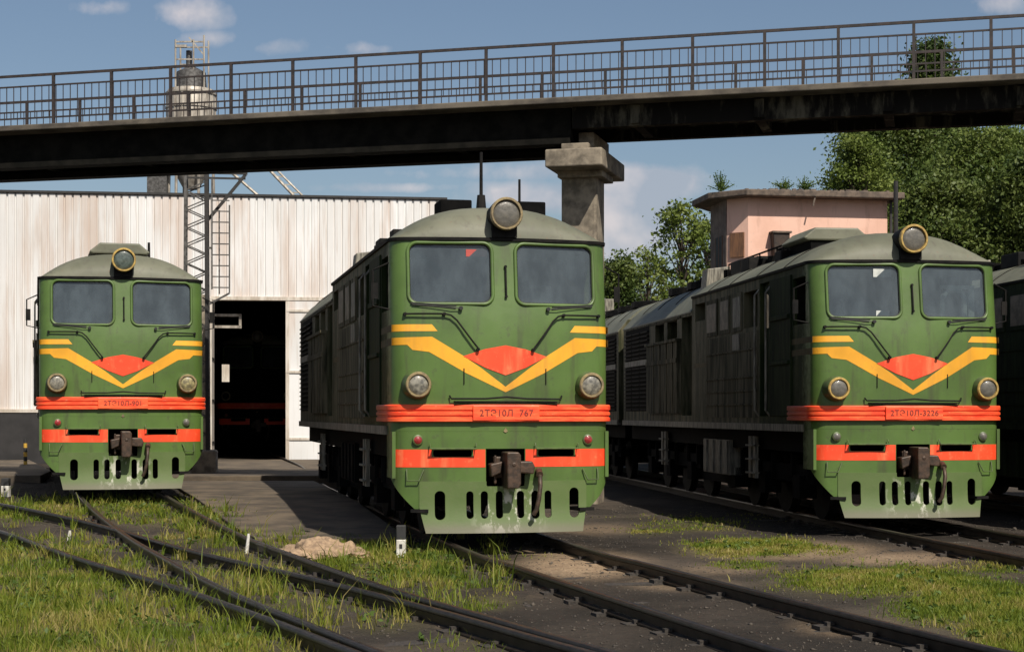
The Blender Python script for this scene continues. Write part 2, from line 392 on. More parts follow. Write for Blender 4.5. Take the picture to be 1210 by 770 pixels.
def leafy(name, cols, tr=.25, scale=.6):
    t = MT(name); N, L = t.N, t.L
    geo = N.new('ShaderNodeNewGeometry'); rp = geo.outputs['Random Per Island']
    cr = N.new('ShaderNodeValToRGB'); E = cr.color_ramp.elements
    for i, c in enumerate(cols):
        e = E[i] if i < 2 else E.new(i / (len(cols) - 1)); e.position = i / (len(cols) - 1); e.color = (*c, 1)
    n = t.noise(scale, 3)
    f = t.math('ADD', t.math('MULTIPLY', rp, .42), t.math('MULTIPLY', t.ramp(n, .34, .66), .58))
    L.new(f, cr.inputs[0])
    t.fin(cr.outputs[0], .55, spec=.3)
    td = N.new('ShaderNodeBsdfTranslucent'); L.new(cr.outputs[0], td.inputs[0])
    mx = N.new('ShaderNodeMixShader'); mx.inputs[0].default_value = tr
    L.new(t.b.outputs[0], mx.inputs[1]); L.new(td.outputs[0], mx.inputs[2]); L.new(mx.outputs[0], t.out.inputs[0])
    MATS[name] = t.m
leafy('grass_blades', [(.07, .11, .012), (.13, .185, .017), (.21, .25, .028), (.31, .28, .06), (.45, .36, .15)], .45, .9)
leafy('weed_leaves', [(.05, .09, .018), (.09, .14, .026), (.14, .18, .04)], .3)
leafy('leaves_dark', [(.030, .055, .012), (.066, .100, .020), (.125, .155, .034)], .22, .35)
leafy('leaves_mid', [(.042, .075, .014), (.085, .125, .024), (.15, .185, .04)], .25, .35)
leafy('leaves_light', [(.075, .115, .02), (.13, .175, .032), (.20, .235, .052)], .28, .35)
simple('stones', (.095, .078, .060), (.03, .025, .021), 1.5, .9)

# ------------------------------------------------------------------ terrain
A12 = R(12.0)
def rise(x, y):
    q = (x + .1) * math.cos(A12) + (y - 22.2) * math.sin(A12)
    a = smooth01((-q - 1.0) / .8)
    a = max(a, smooth01((y - 38.5) / 9) * smooth01((5 - q) / 4))
    return a * (.21 * smooth01((y - 22.3) / 10.5) + .07 * smooth01((y - 41) / 10))
def bumps(x, y):
    return .016 * math.sin(1.7 * x + .6 * y) * math.sin(1.3 * y - .4 * x) + .012 * math.sin(4.1 * x + 1.9) * math.sin(3.3 * y + .7) + .006 * math.sin(9.7 * x + 3 * y) * math.sin(8.1 * y)
SAND = [(690, 668, 75, 16, .95), (655, 652, 40, 10, .7), (930, 650, 105, 11, .95), (1060, 660, 80, 8, .7), (800, 690, 60, 8, .5), (1000, 740, 60, 12, .45), (560, 665, 28, 8, .6), (380, 640, 50, 10, .8),
        (300, 590, 60, 12, .35), (860, 672, 60, 7, .4), (1130, 655, 40, 6, .5), (700, 625, 60, 6, .4)]
GRASS = [  # photo pixel ellipses: x, y, rx, ry, density, blade height
    (30, 740, 190, 66, 1.0, .15), (190, 765, 150, 36, .92, .15), (60, 690, 110, 28, .88, .14), (290, 768, 90, 20, .55, .13), (10, 655, 55, 18, .7, .13),
    (120, 602, 130, 13, .6, .13), (30, 606, 70, 12, .7, .12), (215, 612, 80, 12, .65, .12), (270, 636, 45, 9, .6, .11), (70, 650, 60, 12, .5, .13),
    (185, 676, 60, 10, .32, .11), (250, 690, 40, 8, .35, .12), (160, 645, 50, 8, .42, .12), (240, 640, 60, 8, .3, .10), (300, 682, 90, 9, .40, .10), (400, 708, 70, 11, .6, .13), (330, 720, 70, 10, .45, .12),
    (460, 735, 50, 14, .40, .14), (540, 765, 60, 12, .25, .12),
    (470, 670, 95, 20, .85, .13), (540, 690, 36, 9, .6, .10), (440, 652, 55, 12, .8, .14), (420, 676, 40, 11, .6, .14), (350, 652, 50, 10, .5, .12),
    (575, 712, 34, 10, .7, .08), (890, 648, 80, 12, .95, .08), (820, 621, 60, 8, .55, .07), (985, 652, 30, 7, .3, .06), (770, 628, 40, 6, .25, .06), (880, 668, 50, 6, .35, .06),
    (1050, 688, 130, 18, .95, .085), (1160, 718, 110, 28, 1.0, .10), (1210, 750, 80, 40, 1.0, .11), (980, 690, 50, 9, .6, .08), (1180, 672, 60, 9, .4, .07), (640, 658, 24, 4, .2, .06),
    (900, 612, 200, 5, .10, .05)]
def field(lst, px, py, idx=4):
    best = 0.0
    for e in lst:
        d2 = ((px - e[0]) / e[2]) ** 2 + ((py - e[1]) / e[3]) ** 2
        if d2 < 4: best = max(best, e[idx] * math.exp(-1.1 * d2 * d2))
    return best
def proj(x, y, z): return W0 / 2 + F * x / y, HZ - F * (z - CAM_Z) / y

def oil_shade(x, y):                                # dirty track soil, plus shade painted under and beside the engines
    best = 0
    for (ox, oy, a, w) in ((-.09, 22.3, 12.0, 1.0), (6.36, 25.5, 6.9, 1.0), (-7.5, 31.0, 16.5, .9), (11.56, 24, 6.9, 1.0)):
        ca, sa = math.cos(R(a)), math.sin(R(a)); q = (x - ox) * ca + (y - oy) * sa; t = -(x - ox) * sa + (y - oy) * ca
        q += .25 * math.sin(.9 * y + x)
        best = max(best, w * smooth01((2.9 - abs(q)) / 1.2) * (smooth01((t + 1.0) / 1.6) + (.55 if a < 14 else 0) * smooth01((t + 14) / 4) * smooth01((1.9 - abs(q)) / .8)))
    return min(1, best)
def build_ground():
    bm = bmesh.new(); lo_ = bm.verts.layers.float.new('oil_shade'); ls = bm.verts.layers.float.new('sandiness'); lg = bm.verts.layers.float.new('turf')
    xs = [-1500, -500, -150, -60] + [-34 + i * 1.6 for i in range(10)] + [-18 + i * .22 for i in range(155)] + [16.4 + i * 2 for i in range(10)] + [60, 150, 500, 1500]
    ys = [-200, -40, -5, 4, 8] + [10 + i * .2 for i in range(80)] + [26 + i * .5 for i in range(70)] + [62, 70, 85, 110, 180, 400, 900, 2000]
    grid = []
    for y in ys:
        row = []
        for x in xs:
            z = rise(x, y) - .160 + bumps(x, y) * (1 if 5 < y < 70 else 0)
            v = bm.verts.new((x, y, z))
            if y > 9:
                a, b = proj(x, y, z); v[ls] = field(SAND, a, b); v[lg] = min(1, 1.3 * field(GRASS, a, b))
                if y > 75: v[lg] = .7
                v[lo_] = oil_shade(x, y)
            row.append(v)
        grid.append(row)
    for j in range(len(ys) - 1):
        for i in range(len(xs) - 1):
            bm.faces.new((grid[j][i], grid[j][i + 1], grid[j + 1][i + 1], grid[j + 1][i]))
    me = bpy.data.meshes.new('ground'); bm.to_mesh(me); bm.free()
    o = link('ground', me, MATS['dirt'], smooth=60); tag(o, kind='structure')
build_ground()

# concrete aprons before the shed (clear of the tracks)
def apron(poly, z0, z1):
    o = MB().prism(poly, z0, z1).build('pavement', MATS['apron_concrete'], bevel=.02); tag(o, kind='structure')
apron([(-30, 39.2), (-11.9, 40.6), (-12.6, 44), (-16.2, 54.0), (-30, 52.2)], -.2, .235)
apron([(-8.75, 40.2), (-1.5, 41.2), (-1.5, 55.6), (-12.6, 54.4)], -.2, .225)

def ramp_slab():
    mb = MB(); rows = [24.2, 26, 28, 30.2, 30.24, 32.5, 35, 37.6, 37.64, 40.19]; vs = []; fs = []
    for y in rows:
        t = (y - 24.2) / 16; xl = -3.85 - 4.75 * t ** .93; xr = -.09 - (y - 22.3) * .2126 - 1.05; z = rise(-6, y) - .095 + (.006 if 30.22 < y < 37.62 else 0)
        vs += [(xl, y, z - .2), (xl, y, z), (xr, y, z), (xr, y, z - .2)]
    for k in range(len(rows) - 1):
        for c in range(3): fs.append((k * 4 + c, k * 4 + c + 1, k * 4 + c + 5, k * 4 + c + 4))
    fs += [(0, 1, 2, 3), tuple((len(rows) - 1) * 4 + c for c in range(4))]
    o = mb.add(vs, fs).build('pavement', MATS['apron_concrete'], bevel=.015); tag(o, kind='structure')
ramp_slab()

# ------------------------------------------------------------------ tracks
def catmull(P, step=.4):
    P = [Vector((*p, 0)) for p in P]; P = [P[0] * 2 - P[1]] + P + [P[-1] * 2 - P[-2]]; out = []
    for i in range(1, len(P) - 2):
        n = max(2, int((P[i + 1] - P[i]).length / step))
        for k in range(n):
            t = k / n; a, b, c, d = P[i - 1:i + 3]
            out.append(.5 * ((2 * b) + (c - a) * t + (2 * a - 5 * b + 4 * c - d) * t * t + (3 * b - a - 3 * c + d) * t ** 3))
    out.append(P[-2]); return out
RAIL = [(-.037, 0), (-.037, -.035), (-.012, -.05), (-.010, -.125), (-.066, -.14), (-.066, -.155), (.066, -.155), (.066, -.14), (.010, -.125), (.012, -.05), (.037, -.035), (.037, 0), (.03, .006), (-.03, .006)]
def track(pts, label, dz=0.0, far=40, sl=True):
    C = catmull(pts); root = empty('railway_track', (C[0].x, C[0].y, 0))
    tag(root, label, 'railway track', 'railway tracks in the yard')
    o0 = root.location; n = len(RAIL); T = []
    for i, p in enumerate(C):
        d = (C[min(i + 1, len(C) - 1)] - C[max(0, i - 1)]).normalized(); T.append((p, d, Vector((-d.y, d.x, 0))))
    for s in (1, -1):
        mb = MB(); vs = []; fs = []
        for p, d, nn in T:
            c = p + nn * s * .795; zz = rise(c.x, c.y) + dz
            for (a, b) in RAIL: q = c + nn * a; vs.append((q.x - o0.x, q.y - o0.y, zz + b))
        for i in range(len(T) - 1):
            for k in range(n):
                k2 = (k + 1) % n; fs.append((i * n + k, i * n + k2, (i + 1) * n + k2, (i + 1) * n + k))
        fs += [tuple(range(n)), tuple(range((len(T) - 1) * n, len(T) * n))]
        mb.add(vs, fs).build('rail', MATS['rail_steel'], root, smooth=50)
    if sl:
        acc = 0; last = C[0]; rnd = random.Random(len(label))
        for p, d, nn in T:
            acc += (p - last).length; last = p
            if acc >= .58 and 10.5 < p.y < far:
                acc = 0; z = rise(p.x, p.y) + dz - .165; a = d * .125; b = nn * (1.36 + rnd.uniform(-.05, .05)); q = Vector((p.x - o0.x, p.y - o0.y, z - rnd.uniform(0, .03)))
                mb = MB(); mb.bar(q - b + Vector((0, 0, -.08)), q + b + Vector((0, 0, -.08)), .24, .16)
                for sgn in (-1, 1):                                     # chair plates
                    c = q + nn * sgn * .795; mb.bar(c - nn * .17 + Vector((0, 0, .015)), c + nn * .17 + Vector((0, 0, .015)), .17, .05); mb.bar(c - nn * .085 + d * .03 + Vector((0, 0, .045)), c + nn * .085 + d * .03 + Vector((0, 0, .045)), .06, .06)
                mb.build('sleeper', MATS['sleeper_wood'], root)
    return root
ax = lambda x, y, a, t: (x - math.sin(R(a)) * t, y + math.cos(R(a)) * t)
LC = (-.09, 22.3, 12.0); LR = (6.36, 25.5, 6.9); LL = (-7.50, 31.0, 16.5)
track([ax(*LC[:2], 12, 45), ax(*LC[:2], 12, 30), ax(*LC[:2], 12, 15), (LC[0] + .06, LC[1]), (.9, 18.9), (1.85, 15.6), (2.93, 12.1), (4.7, 7), (6, 3)], 'straight bare railway track leading under the middle locomotive', sl=True, far=30)
track([ax(*LR[:2], 6.9, 48), ax(*LR[:2], 6.9, 20), (LR[0] + .1, LR[1]), (7.2, 20.1), (8.1, 13), (9, 6)], 'railway track under the right locomotive with the yellow rimmed lamps', far=30)
track([ax(*LL[:2], 16.5, 26), ax(*LL[:2], 16.5, 12), ax(*LL[:2], 16.5, 1), (-5.25, 24.8), (-2.42, 17.3), (-.88, 13.8), (-.1, 12.1), (2.6, 6.3), (4, 3.5)], 'overgrown railway track curving down from the left locomotive', far=31)
track([(-17, 36.5), (-13, 32.4), (-9.6, 28.4), (-7.0, 24.7), (-4.62, 20.3), (-2.78, 17.1), (-1.42, 14.5), (-.5, 12.6), (.1, 11.4)], 'weedy railway track joining the curved track from the left edge', dz=-.006, far=31)
track([ax(LR[0] + 5.2, 24, 6.9, 45), ax(LR[0] + 5.2, 24, 6.9, 10), (LR[0] + 5.2, 24), (13, 10)], 'railway track under the dark locomotive at the right edge', sl=False)

# ------------------------------------------------------------------ locomotive
HW = 1.55; A2 = .095; CR = .20; ZE = 4.23; ZB = 1.55; LEN = 16.2
def yf(x, z=0.0):
    ax_ = abs(x); y = A2 * x * x
    e = HW - CR
    if ax_ > e: y += CR - math.sqrt(max(0, CR * CR - (ax_ - e) ** 2))
    if z > 2.92: y += (z - 2.92) * .13
    return y
XS = [-(HW - CR) + i * (2 * (HW - CR) / 30) for i in range(31)]
_c = [HW - CR + CR * math.sin(R(a)) for a in (15, 30, 45, 58, 70, 80, 86, 90)]
XS = [-c for c in reversed(_c)] + XS + _c
def decal(poly, off=.004):
    """polygon (x,z) pressed on the curved cab front"""
    bm = bmesh.new(); bm.faces.new([bm.verts.new((x, 0, z)) for x, z in poly])
    for x in XS:
        bmesh.ops.bisect_plane(bm, geom=bm.verts[:] + bm.edges[:] + bm.faces[:], plane_co=(x, 0, 0), plane_no=(1, 0, 0))
    for v in bm.verts: v.co.y = yf(v.co.x, v.co.z) - off
    for f in bm.faces:
        f.normal_update()
        if f.normal.y > 0: f.normal_flip()
    return bm
def decals(name, polys, mat, parent, off=.004):
    me = bpy.data.meshes.new(name); bm = bmesh.new()
    for p in polys:
        b = decal(p, off); tmp = bpy.data.meshes.new('t'); b.to_mesh(tmp); b.free(); bm.from_mesh(tmp); bpy.data.meshes.remove(tmp)
    bm.to_mesh(me); bm.free(); return link(name, me, mat, parent, smooth=60)
def sheet(zs, wf, off, t, xs=None):
    """curved plate following the cab front, closed, thickness t"""
    mb = MB(); rows = []; XX = xs or XS
    for z in zs:
        w = wf(z); row = []
        for x in XX:
            u = x / HW * w; row.append(u)
        rows.append(row)
    m = len(XX); k = len(zs)
    vs = []
    for layer in (0, 1):
        for j, z in enumerate(zs):
            for u in rows[j]: vs.append((u * (1 - layer * .012), yf(u, z) + off(z) + layer * t, z))
    fs = []; o = m * k
    for j in range(k - 1):
        for i in range(m - 1):
            a = j * m + i; fs.append((a, a + 1, a + m + 1, a + m)); fs.append((o + a, o + a + m, o + a + m + 1, o + a + 1))
        a = j * m; fs.append((a, a + m, o + a + m, o + a)); a = j * m + m - 1; fs.append((a, o + a, o + a + m, a + m))
    for i in range(m - 1):
        fs.append((i, o + i, o + i + 1, i + 1)); a = (k - 1) * m + i; fs.append((a, a + 1, o + a + 1, o + a))
    return mb.add(vs, fs)
def sym(poly): return [poly, [(-x, z) for x, z in poly]]

def make_loco():
    root = empty('diesel_locomotive')
    G = MATS['green_paint']
    # --- body shell
    mb = MB(); zs = [ZB, 1.9, 2.4, 2.92, 3.2, 3.6, 4.0, ZE]; rings = []
    for z in zs:
        rings.append([(x, yf(x, z), z) for x in XS] + [(HW, 1.0, z), (HW, LEN, z), (-HW, LEN, z), (-HW, 1.0, z)])
    m = len(rings[0]); vs = [p for r in rings for p in r]; fs = []
    for j in range(len(zs) - 1):
        for i in range(m):
            i2 = (i + 1) % m; fs.append((j * m + i, j * m + i2, (j + 1) * m + i2, (j + 1) * m + i))
    fs += [tuple(range(m - 1, -1, -1)), tuple(range((len(zs) - 1) * m, len(zs) * m))]
    body = mb.add(vs, fs).build('body', G, root)
    wins = [rrect(.165, 1.325, 3.31, 4.17, .13), [(-x, z) for x, z in reversed(rrect(.165, 1.325, 3.31, 4.17, .13))]]
    cuts = [MB().box(-1.48, 1.48, .50, 2.6, 2.5, 4.19)] + [MB().prism_y(w, -.3, .9) for w in wins]
    cuts.append(MB().box(-1.7, 1.7, .66, 1.35, 3.25, 4.02))          # cab side windows, through both sides
    for s in (-1, 1):
        for (y0, y1, z0, z1) in ((3.5, 4.45, 3.36, 4.02), (7.45, 8.3, 3.70, 4.06), (10.0, 11.0, 3.45, 3.84), (11.35, 12.3, 3.45, 3.84)):
            cuts.append(MB().box(min(s * 1.7, s * 1.30), max(s * 1.7, s * 1.30), y0, y1, z0, z1))
        cuts.append(MB().box(min(s * 1.7, s * 1.36), max(s * 1.7, s * 1.36), 8.6, 9.55, 1.75, 3.86))     # deep recess
        cuts.append(MB().box(min(s * 1.7, s * 1.46), max(s * 1.7, s * 1.46), 2.75, 3.35, 1.75, 4.1))    # cab door recess
    for s in (-1, 1):
        c = MB(); c.prism_y([(s * 1.29, 4.30), (s * 1.70, 4.30), (s * 1.70, 3.80), (s * 1.552, 3.93), (s * 1.30, 4.232)], 8.58, LEN + .2); cuts.append(c)
    cut(body, cuts)
    # --- windscreens
    for w in wins:
        fr = MB(); fr.loop([(x, yf(x, z) - .004, z) for x, z in w], .026, 8); f = fr.build('windscreen_frame', MATS['green_paint'], root, smooth=60)
        gk = MB(); ccx = sum(p[0] for p in w) / len(w); ccz = sum(p[1] for p in w) / len(w); gk.loop([(ccx + (x - ccx) * .972, yf(x, z) + .008, ccz + (z - ccz) * .965) for x, z in w], .018, 8); gk.build('gasket', MATS['rubber'], f, smooth=60)
        cx = sum(p[0] for p in w) / len(w); cz = sum(p[1] for p in w) / len(w)
        g = MB(); vs = [(x, yf(x, z) + .022, z) for x, z in w]; g.add(vs, [tuple(range(len(vs)))])
        g.build('windscreen', MATS['window_glass'], f)
        # eyebrow hood over the glass
    # cab inside
    inn = MB(); inn.box(-1.3, 1.3, .62, .95, 2.5, 3.12); inn.box(-1.47, 1.47, 2.45, 2.55, 2.5, 4.15); inn.build('control_desk', MATS['cab_dark'], root)
    for sx in (-.78, .85):
        st = MB(); st.box(sx - .24, sx + .24, 1.35, 1.8, 2.95, 3.05); st.box(sx - .24, sx + .24, 1.78, 1.86, 3.05, 3.72); st.cyl((sx, 1.58, 2.5), (sx, 1.58, 2.96), .05)
        st.build('driver_seat', MATS['seat_cover'], root, bevel=.03)
    # --- lower front skirt and plough
    def wf1(z): return HW if z >= .92 else HW - .30 * ((0.92 - z) / .44) ** 1.6
    sk = sheet([.48, .53, .58, .63, .68, .74, .80, .86, .92, 1.0, 1.16, 1.35, ZB - .002], wf1, lambda z: .0, .05).build('front_skirt', G, root)
    sc = [MB().box(-.275, .275, -.4, .6, .76, 1.31)]
    for s in (-1, 1): sc.append(MB().prism_y(rrect(min(s * .47, s * 1.0), max(s * .47, s * 1.0), 1.20, 1.295, .03, 3), -.4, .7))
    sc.append(MB().box(-1.12, 1.12, -.4, .9, .40, .785))
    cut(sk, sc)
    for s in (-1, 1): MB().box(min(s * 1.5, s * 1.548), max(s * 1.5, s * 1.548), .25, .8, .9, ZB - .004).build('skirt_return', G, root)
    def wf2(z): return 1.19 - max(0, .5 - z) * .22
    pl = sheet([.15, .2, .3, .4, .5, .6, .7, .8, .86], wf2, lambda z: -.012 - .09 * max(0, (.55 - z) / .40) ** 1.5, .035).build('snow_plough', MATS['plough_paint'], root)
    pc = [MB().prism_y(rrect(-.27, .27, .79, 1.0, .02, 2), -.6, .6)]
    for (cx, w, z0, z1) in ((-.91, .145, .33, .73), (-.50, .10, .345, .725), (-.30, .10, .345, .725), (-.09, .10, .345, .725), (.21, .105, .345, .725), (.425, .115, .335, .725), (.61, .10, .345, .725), (1.0, .14, .34, .76)):
        pc.append(MB().prism_y(rrect(cx - w / 2, cx + w / 2, z0, z1, w * .48, 5), -.6, .9))
    cut(pl, pc)
    for s in (-1, 1): MB().bar((s * 1.02, .22, .455), (s * 1.25, .30, .455), .36, .045).build('plough_step', MATS['dark_iron'], root)
    bk = MB(); bk.box(-1.35, 1.35, .42, .5, .5, 1.5); bk.box(-1.2, 1.2, .5, 1.2, .75, 1.5); bk.box(-.27, .27, .50, .52, .75, 1.3); bk.build('buffer_beam', MATS['soot_shade_black'], root)
    # --- painted pattern
    X = lambda px: (px - 590.5) / 85.6
    Z = lambda py: .164 + (628 - py) / 85.6
    e = 1.545
    L_ = lambda pts: [(X(a) if a > 456 else -e, Z(b)) for a, b in pts]
    up = L_([(455, 383), (503.6, 383), (510, 391), (455, 391.3)])
    lo = L_([(455, 398.7), (503.6, 397.6), (540, 420), (562, 435), (590.5, 456.5), (590.5, 463), (543.5, 440.5), (500, 415.5), (481, 413.2), (475, 407.2), (455, 407.3)])
    decals('chevron_stripe', sym(up) + sym(lo), MATS['yellow_paint'], root)
    dia = [(X(540), Z(420.5)), (X(566), Z(412)), (0, Z(407.5)), (-X(566), Z(412)), (-X(540), Z(420.5)), (-X(566), Z(434)), (0, Z(443)), (X(566), Z(434))]
    decals('diamond_emblem', [dia], MATS['orange_red_paint'], root, .008)
    decals('lower_stripe', sym([(.285, 1.055), (e, 1.055), (e, 1.30), (1.02, 1.30), (1.02, 1.195), (.45, 1.195), (.45, 1.30), (.285, 1.30)]), MATS['orange_red_paint'], root)
    sd = MB()
    for s in (-1, 1):
        sd.box(min(s * 1.549, s * 1.553), max(s * 1.549, s * 1.553), .3, 2.7, Z(407.3), Z(398.7)); sd.box(min(s * 1.549, s * 1.553), max(s * 1.549, s * 1.553), .3, 2.0, Z(391), Z(383))
        sd.box(min(s * 1.549, s * 1.552), max(s * 1.549, s * 1.552), 3.5, 8.4, Z(407.3), Z(400))
    sd.build('side_stripe', MATS['dark_side_stripe'], root)
    # --- bumper band
    cont = [(-HW, 1.5)] + [(x, yf(x)) for x in XS] + [(HW, 1.5)]
    prof = [(0, 1.68), (.055, 1.682), (.062, 1.69), (.062, 1.735), (.044, 1.745), (.044, 1.765), (.062, 1.775), (.062, 1.81), (.044, 1.82), (.044, 1.84), (.062, 1.85), (.062, 1.905), (.05, 1.92), (0, 1.922)]
    mb = MB(); vs = []; fs = []; n = len(prof)
    for i, (x, y) in enumerate(cont):
        a = Vector(cont[max(0, i - 1)]); b = Vector(cont[min(len(cont) - 1, i + 1)]); d = (b - a).normalized(); nn = Vector((d.y, -d.x))
        for (o_, z) in prof: vs.append((x + nn.x * o_, y + nn.y * o_, z))
    for i in range(len(cont) - 1):
        for k in range(n - 1): fs.append((i * n + k, (i + 1) * n + k, (i + 1) * n + k + 1, i * n + k + 1))
    fs += [tuple(range(n)), tuple(range((len(cont) - 1) * n, len(cont) * n))]
    bp = mb.add(vs, fs).build('bumper', MATS['bumper_paint'], root, smooth=35)
    MB().box(-.47, .47, -.068, -.0, 1.70, 1.905).build('number_plate', MATS['bumper_paint'], bp, bevel=.008)
    # --- lamps
    h = MB(); hc = (.015, .0, 4.565)
    h.lathe(hc, [(.62, .12), (.5, .2), (.12, .225), (.02, .225), (.0, .225), (.0, .19), (.03, .185)]); 
    h.box(-.16, .19, .12, .55, 4.25, 4.45)
    ho = h.build('headlight', MATS['dark_iron'], root, smooth=40)
    r = MB(); r.lathe(hc, [(.06, .226), (-.015, .230), (-.03, .218), (-.03, .196), (.02, .186), (.03, .19)]); r.build('rim', MATS['lamp_rim_brass'], ho, smooth=40)
    l = MB(); l.lathe(hc, [(.02, .195), (.004, .18), (-.010, .12), (-.016, .06), (-.018, .008)]); l.build('lens', MATS['lens_grey'], ho, smooth=60)
    for s in (-1, 1):
        c = (s * 1.225, yf(1.225) - .0, 2.19)
        k = MB(); k.lathe(c, [(.05, .205), (-.08, .2), (-.16, .165), (-.17, .12)]); ko = k.build('marker_light', MATS['lamp_green'], root, smooth=40)
        r = MB(); r.lathe(c, [(-.14, .168), (-.19, .178), (-.205, .165), (-.205, .142), (-.17, .135)]); r.build('rim', MATS['lamp_rim_brass'], ko, smooth=40)
        l = MB(); l.lathe(c, [(-.165, .145), (-.19, .12), (-.202, .06), (-.204, .006)]); l.build('lens', MATS['lens_pale'], ko, smooth=60)
        c = (s * 1.21, yf(1.21), 1.43)
        k = MB(); k.lathe(c, [(.03, .075), (-.03, .075), (-.04, .06)], n=18); ko = k.build('tail_lamp', MATS['lamp_green'], root, smooth=40)
        l = MB(); l.lathe(c, [(-.035, .062), (-.055, .04), (-.06, .004)], n=18); l.build('lens', MATS['lens_red'], ko, smooth=60)
    # --- rails, steps and small fittings of the front
    P = lambda x, z, o=.055: (x, yf(x, z) - o, z)
    for s in (-1, 1):
        mb = MB(); mb.tube([P(s * 1.40, 3.17), P(s * 1.1, 3.172), P(s * .84, 3.17), P(s * .76, 3.15), P(s * .68, 3.08), P(s * .58, 2.94), P(s * .46, 2.78), P(s * .38, 2.68)], .0125)
        for (x, z) in ((1.38, 3.17), (.85, 3.17), (.39, 2.68)): mb.cyl(P(s * x, z, .06), P(s * x, z, -.02), .024, n=8)
        mb.build('handrail', MATS['dark_iron'], root, smooth=60)
        wp = MB(); wp.tube([P(s * 1.28, 3.30, .03), P(s * .75, 3.255, .05), P(s * .62, 3.25, .045)], .007, 6); wp.bar(P(s * 1.30, 3.325, .03), P(s * .68, 3.28, .03), .014, .02)
        wp.cyl(P(s * .62, 3.25, .06), P(s * .62, 3.25, -.01), .028, n=10); wp.build('wiper', MATS['rubber'], root)
        st = MB(); st.tube([P(s * .42, 1.38, .03), P(s * .42, 1.31, .1), P(s * 1.05, 1.31, .1), P(s * 1.05, 1.38, .03)], .012, 6)
        st.bar(P(s * .45, 1.312, .05), P(s * 1.02, 1.312, .05), .10, .012); st.build('step', MATS['lamp_green'], root)
        lp = MB(); lp.tube([P(s * 1.36, 1.03, .02), P(s * 1.36, .87, .06), P(s * 1.20, .87, .06), P(s * 1.13, 1.02, .02)], .010, 6); lp.build('lifting_loop', MATS['lamp_green'], root)
        jn = MB(); jn.tube([P(s * .58, 2.42, .006), P(s * .58, 2.2, .006)], .008, 5); jn.build('panel_seam', MATS['dark_iron'], root)
    mb = MB(); mb.tube([P(.02, 3.84, .03), P(.02, 3.42, .03)], .013, 6)
    for z in (3.84, 3.42): mb.cyl(P(.02, z, .04), P(.02, z, -.01), .02, n=8)
    mb.build('handrail', MATS['dark_iron'], root)
    mb = MB(); mb.tube([P(-.78, 2.04, .02), P(-.76, 2.0, .06), P(-.3, 2.0, .07), P(0, 2.025, .07), P(.3, 2.0, .07), P(.79, 1.995, .06), P(.81, 2.04, .02)], .014, 6)
    mb.bar((-.72, -.0, 1.962), (.75, -.0, 1.962), .12, .014)
    mb.build('footboard', MATS['dark_iron'], root)
    MB().prism_y([(.0, 1.60), (.03, 1.55), (.0, 1.53), (-.03, 1.55)], -.012, 0).build('bolt_cover', MATS['lamp_rim_brass'], root)
    # gutter lip
    cont2 = [(-HW, 8.55)] + [(x, yf(x, ZE)) for x in XS] + [(HW, 8.55)]
    mb = MB(); vs = []; fs = []; pr = [(-.02, ZE - .035), (.03, ZE - .03), (.035, ZE + .015), (-.02, ZE + .02)]; n = 4
    for i, (x, y) in enumerate(cont2):
        a = Vector(cont2[max(0, i - 1)]); b = Vector(cont2[min(len(cont2) - 1, i + 1)]); d = (b - a).normalized(); nn = Vector((d.y, -d.x))
        for (o_, z) in pr: vs.append((x + nn.x * o_, y + nn.y * o_, z))
    for i in range(len(cont2) - 1):
        for k in range(n): k2 = (k + 1) % n; fs.append((i * n + k, (i + 1) * n + k, (i + 1) * n + k2, i * n + k2))
    fs += [(0, 1, 2, 3), tuple((len(cont2) - 1) * n + k for k in range(4))]
    mb.add(vs, fs).build('gutter', MATS['dark_iron'], root, smooth=30)
    # --- roof
    ts = [0, .015, .05, .11, .2, .32, .46, .64, .82, 1.0, 2, 4, 6, 8, 8.48, 8.51, 10, 12, 14, LEN - .35]
    us = [math.sin(R(a)) for a in range(-90, 91, 6)]
    vs = []; fs = []
    for t in ts:
        s = math.sqrt(max(0, 1 - (1 - min(t / .8, 1)) ** 2))
        for u in us:
            x = u * HW * (1 if t < 8.5 else .842); y = yf(x, ZE) * (1 - min(1, max(0, t - 1) / 2)) + t
            vs.append((x, y if t < 15.8 else LEN, ZE + .012 + (.51 * (1 - abs(u) ** 2.7)) * s))
    m = len(us)
    for j in range(len(ts) - 1):
        for i in range(m - 1): fs.append((j * m + i, j * m + i + 1, (j + 1) * m + i + 1, (j + 1) * m + i))
    fs.append(tuple((len(ts) - 1) * m + i for i in range(m)))
    roof = MB().add(vs, fs).build('roof', MATS['roof_paint'], root, smooth=40)
    for s in (-1, 1):
        MB().prism_y([(s * 1.285, 4.262), (s * 1.305, 4.262), (s * 1.572, 3.945), (s * 1.572, 3.915), (s * 1.548, 3.935)], 8.60, LEN - .01).build('roof_shoulder', MATS['roof_paint'], roof)
    rz = lambda x: ZE + .01 + .51 * (1 - abs(x / HW) ** 2.7)
    for y in (1.9, 3.6, 5.5, 7.2, 9.4, 11.3, 13.2, 15):
        MB().tube([(x * (1 if y < 8.5 else .842), y, rz(x) + .004) for x in [HW * math.sin(R(a)) for a in range(-84, 85, 12)]], .016, 5).build('roof_seam', MATS['dark_iron'], roof)
    # roof gear
    mb = MB(); mb.box(-.42, .42, 4.6, 5.8, 4.72, 4.98); mb.box(-.5, .5, 4.5, 5.9, 4.95, 5.0); mb.build('exhaust_housing', MATS['soot_shade_black'], roof, bevel=.03)
